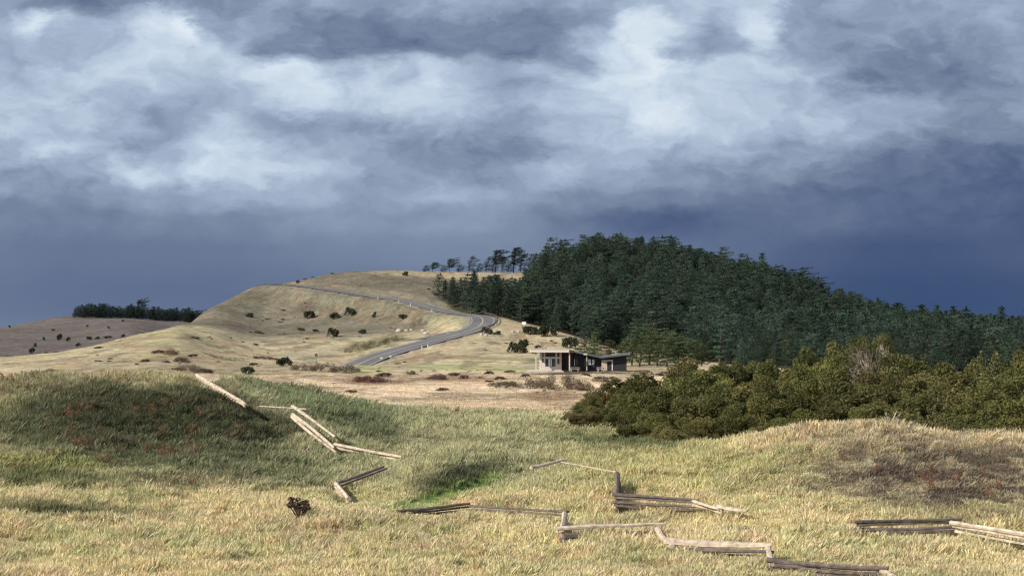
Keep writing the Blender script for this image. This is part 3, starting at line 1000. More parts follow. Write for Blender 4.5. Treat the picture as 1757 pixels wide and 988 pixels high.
tufts = [tuft(100 + i, 28, 0.32, 0.20, 0.011, 0.14, 0.5, 0.25) for i in range(6)] + \
        [tuft(200 + i, 34, 0.20, 0.24, 0.012, 0.08, 0.4, 0.0) for i in range(4)] + \
        [tuft(300 + i, 20, 0.46, 0.15, 0.011, 0.16, 0.7, 0.6) for i in range(3)]


def scatter(Y0, Y1, dens, p0=-450, p1=2260):
    area = (p1 - p0) / F * 0.5 * (Y1 ** 2 - Y0 ** 2)
    n = int(area * dens)
    Y = np.sqrt(rng.uniform(Y0 ** 2, Y1 ** 2, n))
    px = rng.uniform(p0, p1, n)
    x = Y * (px - CX) / F
    return x, Y, px


parts = []
for Y0, Y1, dens, sc in ((30, 44, 44, 0.8), (44, 62, 34, .92), (62, 84, 22, 1.05), (84, 108, 12, 1.3)):
    x, y, px = scatter(Y0, Y1, dens)
    parts.append((x, y, np.full(len(x), sc)))
x = np.concatenate([p[0] for p in parts])
y = np.concatenate([p[1] for p in parts])
sc = np.concatenate([p[2] for p in parts])
z = base_z(x, y)
px = CX + F * x / y
row = row_of(z, y)
keep = ~((E(px, row, 757, 854, 72, 8.5, .2, -15) > 0.5) & (y > 50) & (y < 62))
keep &= ~((y > 76) & (px > 1180))
keep &= ~((y > 92) & (px > 1010))
x, y, z, sc, px, row = (q[keep] for q in (x, y, z, sc, px, row))
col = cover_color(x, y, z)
col = col * (1 - .12 * sstep(.5, .62, fbm(x * .22, y * .22, 131, 4)))[:, None]
n = len(x)
pn = fbm(x * .8, y * .8, 91, 3)
kinds = np.where(pn > 0.56, rng.integers(10, 13, n), np.where(pn < 0.38, rng.integers(6, 10, n), rng.integers(0, 6, n)))
hs = sc * rng.uniform(0.7, 1.25, n) * (0.75 + 0.6 * pn)
hs *= 1 - 0.35 * E(px, row, 1600, 815, 260, 60, .4, 3)
hs *= 1 - 0.55 * E(px, row, 750, 880, 90, 16, .4, -6)
hs *= 1 - 0.6 * E(px, row, 600, 868, 40, 18, .4, 0)
hs *= 1 - 0.5 * E(px, row, 1430, 985, 130, 20, .4, 3)
hs *= 1 - 0.4 * E(px, row, 890, 885, 100, 12, .4, 3)
jit = rng.uniform(0.8, 1.22, (n, 1)) * np.array([1, 1, 1]) * (1 + rng.uniform(-.07, .07, (n, 3)))
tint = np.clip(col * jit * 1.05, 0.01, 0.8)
rot = np.stack([rng.uniform(-.12, .12, n), rng.uniform(-.1, .2, n), rng.normal(0, 1.0, n)], 1)
instance_field('grass', np.stack([x, y, z - 0.02], 1), rot, np.stack([sc, sc, hs], 1), tint, kinds, tufts, 'tall dry prairie grass leaning in the wind', 'grass')

# sparser bents on the plain beyond
x, y, px = scatter(106, 250, 1.9, -60, 1250)
keep = ~((px > 1000) & (y < 140)) & (rng.uniform(0, 1, len(x)) < np.interp(y, [106, 160, 250], [1, .6, .35]))
x, y = x[keep], y[keep]
z = base_z(x, y)
col = cover_color(x, y, z)
n = len(x)
sx = rng.uniform(1.6, 3.0, n)
tint = np.clip(col * rng.uniform(0.8, 1.2, (n, 1)), .01, .8)
instance_field('meadow_grass', np.stack([x, y, z - .03], 1), np.stack([np.zeros(n), np.zeros(n), rng.uniform(0, 6.28, n)], 1),
               np.stack([sx, sx, rng.uniform(.6, 1.0, n)], 1), tint, rng.integers(6, 10, n), tufts, 'short pale meadow grass on the flat', 'grass')


# ------------------------------------------------------------------ plants
def leaf_cloud(centers, radii, per, size, g, flat=0.5, aspect=0.6, shell=0.5):
    """many small leaf faces about given clump centres"""
    C_ = np.repeat(np.asarray(centers), per, axis=0)
    R_ = np.repeat(np.asarray(radii), per, axis=0)
    n = len(C_)
    d = g.normal(size=(n, 3))
    d /= np.linalg.norm(d, axis=1)[:, None]
    p = C_ + d * R_ * (g.uniform(0.25, 1.0, (n, 1)) ** shell)
    nn = g.normal(size=(n, 3)) * np.array([1, 1, 1]) + np.array([0, 0, flat * 2]) + d * 0.6
    nn /= np.linalg.norm(nn, axis=1)[:, None]
    a = np.cross(nn, g.normal(size=(n, 3)))
    a /= np.linalg.norm(a, axis=1)[:, None]
    b = np.cross(nn, a)
    s = size * g.uniform(0.6, 1.35, (n, 1))
    v = np.stack([p - a * s, p - b * s * aspect * .8, p + a * s, p + b * s * aspect], 1).reshape(-1, 3)
    q = np.arange(n * 4).reshape(-1, 4)
    return v, q


def make_pine(seed, h=11.0, style='cone'):
    """trunk mesh and crown mesh of one conifer"""
    g = np.random.default_rng(seed)
    rnd = random.Random(seed)
    tr = MB()
    lean = {'cone': 0.02, 'round': 0.05, 'wind': 0.12, 'umbrella': 0.07}[style] * g.uniform(.5, 1.5)
    path = []
    for k in range(8):
        t = k / 7
        path.append(Vector((lean * h * t * t + 0.12 * math.sin(3 * t + seed), 0.1 * math.sin(4 * t + seed * 2), h * t * 0.97 - 0.5)))
    tr.tube(path, [0.024 * h * (1 - t / 7.5) + .02 for t in range(8)], 7, 1, .12, rnd)

    def axis(z):
        t = np.clip((z + 0.5) / (0.97 * h), 0, 1)
        return Vector((lean * h * t * t + 0.12 * math.sin(3 * t + seed), 0.1 * math.sin(4 * t + seed * 2), z))
    cs, rs = [], []
    z0 = {'cone': 0.04, 'round': 0.08, 'wind': 0.12, 'umbrella': 0.34}[style]
    wmax = {'cone': 0.25, 'round': 0.34, 'wind': 0.36, 'umbrella': 0.42}[style] * h * g.uniform(.85, 1.15)
    t = z0
    while t < 0.99:
        u = (t - z0) / (1 - z0)
        if style == 'cone':
            pr = (1 - u) ** 0.8 * (0.55 + 0.45 * min(1, u * 5)) + 0.05
        elif style == 'round':
            pr = math.sqrt(max(0, 1 - (u * 1.25 - 0.35) ** 2 / 0.85)) * (1 - .25 * u)
        elif style == 'wind':
            pr = math.sqrt(max(0.02, 1 - (u * 1.3 - 0.35) ** 2 / 0.95)) * g.uniform(.6, 1.1)
        else:
            pr = math.sqrt(max(0.04, 1 - (u * 1.5 - 0.6) ** 2 / 1.0)) * g.uniform(.55, 1.15)
        nb_ = {'cone': 5, 'round': 4, 'wind': 4, 'umbrella': 5}[style]
        base = axis(t * h)
        a0 = g.uniform(0, 6.28)
        for i in range(nb_):
            an = a0 + 6.283 * i / nb_ + g.uniform(-.35, .35)
            L_ = wmax * pr * g.uniform(0.6, 1.2)
            if style in ('wind', 'umbrella'):
                L_ *= 1 + 0.45 * math.cos(an)
            rise = {'cone': 0.10, 'round': 0.28, 'wind': 0.12, 'umbrella': 0.30}[style] + g.uniform(-.1, .14)
            d = Vector((math.cos(an), math.sin(an), rise))
            if style in ('wind', 'umbrella'):
                d.x += 0.25
            tip = base + d * L_
            if L_ > 0.9:
                tr.tube([base, base + d * L_ * .5 + Vector((0, 0, -.04 * L_)), base + d * L_ * .9], [0.035 * L_ ** .5 + .02, .03, .015], 4, 1, .1, rnd)
            m = max(1, int(L_ / 0.62))
            for k in range(m):
                f = (k + 1) / m if m > 1 else .7
                if f < 0.32:
                    continue
                c = base + d * (L_ * f) + Vector(g.uniform(-.14, .14, 3))
                cs.append(tuple(c))
                q = (0.40 + 0.26 * (1 - abs(f - .6))) * g.uniform(.7, 1.35) * (h / 11) ** .5
                rs.append((q * 1.3, q * 1.3, q * 0.5))
        t += {'cone': 0.065, 'round': 0.09, 'wind': 0.095, 'umbrella': 0.065}[style] * g.uniform(.8, 1.2)
    top = axis(h * .985)
    for k in range(3):
        cs.append((top.x, top.y, top.z - .3 * k))
        rs.append((.12 + .1 * k, .12 + .1 * k, .4))
    v, q = leaf_cloud(cs, rs, {'cone': 26, 'round': 32, 'wind': 34, 'umbrella': 34}[style], 0.20, g, 0.7, 0.5)
    trunk = tr.mesh('trunk', M['bark'])
    crown = mesh_np('crown', v, q, None, (M['pine'],))
    return trunk, crown, (v, q, tr)


def with_mat(me, mat):
    c = me.copy()
    c.materials[0] = mat
    return c


PINES = [make_pine(11 + i, 11.0, s) for i, s in enumerate(['cone', 'cone', 'round', 'wind', 'cone', 'round', 'wind', 'cone', 'round', 'wind'])]
UMB = [make_pine(71 + i, 10.0, s) for i, s in enumerate(['umbrella', 'umbrella', 'wind', 'wind', 'umbrella'])]


def tree(name, proto, loc, s, rz_, label, group=None, crown=None, trunk=None, sx=None, cat='tree'):
    o = empty(name, loc, rz_, label, cat, group)
    o.scale = (sx or s, sx or s, s)
    link('trunk', trunk or proto[0], o)
    link('crown', crown or proto[1], o)
    return o


# --- the wood on the hill
sp = 6.3
xs, ys = [], []
for Yc in np.arange(206, 716, sp * .95):
    p0 = (742 - CX) / F * Yc
    p1 = (2060 - CX) / F * Yc
    m = int((p1 - p0) / sp)
    xs.append(p0 + (np.arange(m) + rng.uniform(-.48, .48, m) + (int(Yc) % 2) * .5) * sp)
    ys.append(Yc + rng.uniform(-.42, .42, m) * sp)
xs, ys = np.concatenate(xs), np.concatenate(ys)
px = CX + F * xs / ys
k = (in_forest(px, ys) > 0.5) & (rng.uniform(0, 1, len(xs)) < 0.95)
xs, ys, px = xs[k], ys[k], px[k]
zs = base_z(xs, ys)
hts = rng.uniform(0.62, 1.12, len(xs)) * np.interp(ys, [200, 340, 400], [.5, .72, 1.0])
hts *= np.interp(px, [742, 800, 900, 1000, 1500], [.78, .9, .95, 1.0, 1.02])
hts *= 0.78 + 0.44 * fbm(xs * .06, ys * .06, 123, 2)
hts[rng.uniform(0, 1, len(xs)) > .92] *= 1.22
typ = np.where(rng.uniform(0, 1, len(xs)) < np.interp(px, [760, 950, 1150, 1300, 1757], [.8, .25, .12, .4, .5]), rng.choice([0, 1, 4, 7], len(xs)), rng.choice([2, 3, 5, 6, 8, 9], len(xs)))
front_y = np.interp(px, *FY0)
inview = (px > -20) & (px < 1775)
# trees hidden low behind the thicket score lower
base_row = row_of(zs, ys)
score = np.where(inview, (hts / ys) * np.where(base_row - hts * 11 * F / ys > 612, .1, 1.0), 0)
order = np.argsort(-score)
indiv = order[:290]
mass = order[290:]
fsz = lambda i: 'dark green pine on the edge of the dense wood covering the hill'
for i in indiv:
    pr = PINES[typ[i]]
    tree('pine_tree', pr, (xs[i], ys[i], zs[i]), hts[i], random.uniform(-.5, .5) if typ[i] in (3, 6, 9) else random.uniform(0, 6.28),
         'dark green pine in the front ranks of the dense wood on the hill', 'pines at the front of the wood')
whole = []
for t_, c_, (v, q, trm) in PINES:
    # crown and trunk of a distant tree in one mesh with two materials
    n0 = len(v)
    vv = np.concatenate([v, np.array(trm.v)])
    tq = [tuple(n0 + a for a in f) for f in trm.f if len(f) == 4]
    me = mesh_np('far_pine', vv, np.concatenate([q, np.array(tq)]), None, (M['pine'], M['bark']))
    mi = np.zeros(len(q) + len(tq), np.int32)
    mi[len(q):] = 1
    me.polygons.foreach_set('material_index', mi)
    whole.append(me)
rot = np.stack([np.zeros(len(mass)), np.zeros(len(mass)), np.where(np.isin(typ[mass], [3, 6, 9]), rng.uniform(-.5, .5, len(mass)), rng.uniform(0, 6.28, len(mass)))], 1)
instance_field('pine_wood', np.stack([xs, ys, zs], 1)[mass], rot, np.repeat(hts[mass][:, None], 3, 1), np.ones((len(mass), 3)), typ[mass], whole,
               'dense dark pine wood covering the hillside up to its crest', 'wood')

# --- pines along the ridge left of the wood
RIDGE = [(728, 8, 'w', 'small rounded pine at the left end of the ridge row'), (742, 13, 'u', 'low wind bent pine second from the left on the ridge'), (758, 8, 'w', 'short bushy pine between two flat topped ridge pines'),
         (771, 20, 'u', 'lone flat topped pine with thin trunk on the ridge'), (786, 8, 'w', 'low dark pine beside the flat topped ridge pine'), (805, 25, 'w', 'bushy pine standing free on the middle of the ridge'),
         (820, 12, 'w', 'low pine filling the gap on the ridge right of the bushy one'), (834, 24, 'w', 'medium pine left of the tall pair on the ridge'), (850, 38, 'u', 'tall open pine with leaning flat crown on the ridge'),
         (862, 22, 'w', 'short dense pine beneath the tall pair on the ridge'), (881, 41, 'u', 'tallest slender flat topped pine against the sky on the ridge'), (893, 28, 'w', 'pine close to the wood edge on the ridge'),
         (908, 30, 'w', 'pine where the ridge row joins the wood'), (872, 14, 'w', 'low pine below the tallest ridge pine'), (845, 14, 'w', 'low pine at the foot of the tall leaning ridge pine')]
for i, (p_, hp, s_, lab) in enumerate(RIDGE):
    Y = 690 + 6 * math.sin(i * 2.1)
    g0 = at_row(p_, 467, 640, 715)
    hm = (hp + 5) / F * g0.y * .9
    pr = UMB[[0, 1, 4][i % 3]] if s_ == 'u' else UMB[2 + i % 2]
    tree('ridge_pine', pr, g0, hm / 10.0, random.uniform(-.3, .3), lab, 'pines along the ridge', sx=max(hm / 10.0, .75))

# --- trees beside the building: leaning trunks, crowns in a brighter, sunlit needle colour
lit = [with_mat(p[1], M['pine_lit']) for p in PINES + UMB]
SIDE = [(1003, 46, 2, 'small bushy pine at the left end of the row behind the building'), (1022, 60, 0, 'full green pine directly behind the building roof'), (1047, 50, 5, 'rounded pine behind the right wing of the building'),
        (1066, 46, 13, 'open crowned pine above the outbuilding roof'), (1086, 66, 3, 'tall wind bent pine just right of the building'), (1101, 62, 6, 'wind bent pine with bare leaning trunk, second right of the building'),
        (1116, 64, 9, 'tall leaning pine in the middle of the row right of the building'), (1131, 60, 6, 'leaning pine with a thin bare trunk, fourth right of the building'), (1146, 58, 3, 'leaning pine before the crown line drops, right of the building'),
        (1166, 48, 2, 'broad low pine near the right end of the row by the building'), (1186, 46, 8, 'low spreading pine next to last of the row by the building'), (1207, 40, 5, 'low dense pine ending the row right of the building'),
        (1319, 50, 0, 'small conical pine standing alone before the dark wood'), (1352, 44, 2, 'small rounded pine right of the conical one before the wood')]
ALLP = PINES + UMB
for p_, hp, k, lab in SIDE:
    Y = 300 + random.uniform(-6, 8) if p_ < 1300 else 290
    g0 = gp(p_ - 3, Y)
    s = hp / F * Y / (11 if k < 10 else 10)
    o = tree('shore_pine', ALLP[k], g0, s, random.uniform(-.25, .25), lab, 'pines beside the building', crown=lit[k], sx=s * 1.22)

# --- far wood on the left headland
k = 0
farc = [with_mat(p[1], M['pine_far']) for p in PINES]
for Yc in (960, 972, 984):
    p_ = 128 + (Yc - 960) * .5
    while p_ < 345:
        g0 = gp(p_, Yc)
        hm = np.interp(p_, [125, 150, 250, 345], [5.0, 8.6, 8.2, 9.0]) * random.uniform(.72, 1.15)
        i = random.randrange(10)
        tree('headland_tree', PINES[i], g0, hm / 11, random.uniform(0, 6), 'dark conifer in the distant wood on the left headland', 'trees of the distant headland wood', crown=farc[i], sx=hm / 11 * 1.35)
        p_ += random.uniform(5.5, 8.5)
g0 = gp(238, 966)
tree('headland_tree', UMB[0], g0, 1.25, 0, 'tall thin tree with a flat tuft above the distant left wood', crown=with_mat(UMB[0][1], M['pine_far']), sx=.95)


# ------------------------------------------------------------------ shrubs
def make_shrub(seed, rx=2.2, hz=2.6, lobes=17, per=1000, size=0.058, style='round', stems=True):
    g = np.random.default_rng(seed)
    rnd = random.Random(seed)
    cs, rs = [], []
    st = MB()
    for i in range(lobes):
        a = g.uniform(0, 6.283)
        el = g.uniform(0.05, 1.0)
        rad = math.sqrt(max(0, 1 - el * el * .8)) * g.uniform(.45, 1.0)
        c = Vector((math.cos(a) * rad * rx * .8, math.sin(a) * rad * rx * .8, hz * (0.12 + el * .72) * g.uniform(.8, 1.05)))
        q = g.uniform(.26, .62) * rx * .62
        if style == 'spiky':
            q *= .8
            cs.append(tuple(c))
            rs.append((q * .75, q * .75, q * 1.5))
            for _ in range(2):
                cs.append((c.x + g.uniform(-.2, .2), c.y + g.uniform(-.2, .2), c.z + q * 1.2))
                rs.append((q * .18, q * .18, q * .9))
        else:
            cs.append(tuple(c))
            rs.append((q, q, q * .75))
            for _ in range(4):
                dd = g.normal(size=3)
                dd /= np.linalg.norm(dd)
                dd[2] = abs(dd[2])
                cs.append(tuple(np.array(c) + dd * q * .8))
                rs.append((q * .45, q * .45, q * .4))
        st.tube([(0.2 * math.cos(a), .2 * math.sin(a), -.2), (c.x * .5, c.y * .5, c.z * .45), tuple(c)], [.05, .035, .02], 4, 1, .1, rnd)
    cs = np.array(cs)
    rs = np.array(rs)
    vol = (rs[:, 0] * rs[:, 2])
    wts = np.maximum(1, (vol / vol.max() * per)).astype(int)
    C2 = np.repeat(cs, wts, axis=0)
    R2 = np.repeat(rs, wts, axis=0)
    v, q = leaf_cloud(C2, R2, 1, size, g, .35, .6, .22)
    v[:, 2] = np.maximum(v[:, 2], -.1)
    return mesh_np('foliage', v, q, None, (M['shrub'],)), st.mesh('stems', M['twig'])


BIG = [make_shrub(301 + i) for i in range(5)]
SPK = [make_shrub(351 + i, 2.0, 2.9, 24, 170, .075, 'spiky') for i in range(3)]
SML = [make_shrub(401 + i, 1.0, 1.0, 14, 90, .09) for i in range(4)]


def shrub(name, proto, loc, sx, sz, rz_, mat, label, group=None, cat='shrub', tilt=None):
    o = empty(name, loc, rz_, label, cat, group)
    o.scale = (sx, sx, sz)
    if tilt:
        o.rotation_euler = (0, tilt, rz_)
    key = (proto[0].name, mat)
    if key not in shrub.c:
        shrub.c[key] = with_mat(proto[0], M[mat])
    link('foliage', shrub.c[key], o)
    link('stems', proto[1], o)
    return o


shrub.c = {}
# thicket behind the right mound: rises towards the back
SIL = ([960, 985, 1020, 1100, 1160, 1220, 1290, 1350, 1420, 1480, 1560, 1620, 1680, 1757, 1900], [715, 690, 664, 642, 634, 614, 632, 622, 618, 606, 622, 616, 612, 622, 620])
BAS = ([960, 1000, 1100, 1200, 1300, 1900], [722, 738, 752, 762, 750, 750])
nth = 0
for kk, Y in enumerate((80, 86, 93, 101, 110, 120)):
    f = (kk + 0.6) / 5.6
    p_ = 985 + kk * 7 + (20 if kk == 0 else 0)
    while p_ < 2120:
        top = np.interp(p_, *SIL)
        bot = np.interp(p_, *BAS)
        tr_ = bot + (top - bot) * (f ** .8) + random.uniform(-9, 9) - (0 if kk < 5 else 0)
        tr_ = max(tr_, top - 4)
        YY = Y + random.uniform(-2, 2)
        if p_ < 1080:
            YY += 10
        if kk == 0 and p_ > 1230:
            YY += 1
        g0 = gp(p_, YY)
        zt = EYE + float(zrel(tr_, YY))
        hgt = max(1.1, (zt - g0.z) * np.interp(p_, [980, 1250, 1400], [.92, .98, 1.12]))
        right = p_ > 1600 + random.uniform(-60, 60) and random.random() < .72
        if right:
            shrub('willow_shrub', SPK[nth % 3], g0, min(1.5, max(.7, hgt / 2.9)), hgt / 3.3, random.uniform(0, 6.28), 'shrub_y',
                  'feathery yellow green shrub in the right end of the thicket', 'feathery shrubs of the thicket')
        else:
            s = min(1.5, max(.7, hgt / 2.3)) * random.uniform(.85, 1.15)
            shrub('thicket_shrub', BIG[nth % 5], g0, s, hgt / 2.5, random.uniform(0, 6.28), 'shrub' if random.random() < .8 else 'shrub_y',
                  'rounded olive green shrub in the dense thicket behind the right mound', 'rounded shrubs of the thicket')
        nth += 1
        p_ += random.uniform(48, 74) * 90 / Y * (.9 if right else 1)


def round_tree(px, Y, top, wpx):
    """broad crown with bare grey branches showing"""
    g0 = gp(px, Y)
    zt = EYE + float(zrel(top, Y))
    hgt = zt - g0.z
    rw = wpx / F * Y / 2
    o = empty('broadleaf_tree', g0, 0, 'round crowned tree with bare grey branches rising above the thicket', 'tree')
    g = np.random.default_rng(5)
    rnd = random.Random(5)
    tk = MB()
    tk.tube([(0, 0, -.3), (.1, 0, hgt * .3), (.2, .1, hgt * .55)], [.16, .13, .09], 7, 1, .1, rnd)
    tk.build('trunk', M['bark'], o)
    br = MB()
    cs, rs = [], []
    for i in range(90):
        a = rnd.uniform(0, 6.28)
        el = rnd.uniform(0.0, 1)
        tip = Vector((math.cos(a) * rw * math.sqrt(1 - el * el * .85) * .92, math.sin(a) * rw * .8 * math.sqrt(1 - el * el * .85), hgt * (.5 + .46 * el)))
        s0 = Vector((.15, .05, hgt * rnd.uniform(.3, .55)))
        mid = s0.lerp(tip, .5) + Vector((rnd.uniform(-.3, .3), rnd.uniform(-.3, .3), rnd.uniform(-.1, .3)))
        br.tube([s0, mid, tip], [.06, .04, .02], 4, 1, .1, rnd)
        for _ in range(4):
            e2 = mid.lerp(tip, rnd.uniform(0, 1)) + Vector([rnd.uniform(-.45, .45) for _ in range(3)])
            br.tube([mid.lerp(tip, .3), e2], [.025, .012], 3, 1, 0, rnd)
        if tip.y > -rw * .1 or rnd.random() < .5 or el > .6 or tip.x > rw * .3:
            cs.append(tuple(tip))
            rs.append((.5, .5, .36))
    br.build('branches', M['twig'], o)
    v, q = leaf_cloud(np.array(cs), np.array(rs), 130, .055, g, .4, .6)
    link('crown', mesh_np('crown', v, q, None, (M['shrub'],)), o)


round_tree(1495, 108, 571, 104)

# dead bleached branch poking from the thicket
g0 = gp(1528, 70)
zt = EYE + float(zrel(704, 70))
o = empty('dead_branch', (g0.x, g0.y, zt - .72), 0, 'bleached dead branch poking out of the thicket above the right mound', 'branch')
rnd = random.Random(3)
db = MB()
db.tube([(-.2, 0, -.5), (0, 0, .4), (.35, 0, 1.2), (.55, .1, 1.75)], [.06, .05, .035, .015], 5, 1, .1, rnd)
db.build('limb', M['deadwood'], o)
db = MB()
for a, b in (((0, 0, .5), (-.5, .1, 1.2)), ((.2, 0, .8), (.7, 0, 1.1)), ((-.3, .05, .9), (-.75, 0, 1.0)), ((.35, 0, 1.2), (.1, 0, 1.7)), ((.7, 0, 1.1), (.95, 0, 1.5)), ((-.5, .1, 1.2), (-.45, .1, 1.6))):
    db.tube([a, b], [.03, .012], 4, 1, .1, rnd)
db.build('twigs', M['deadwood'], o)
o.scale = (.5, .5, .42)

HB_X = 262 * (990 - CX) / F
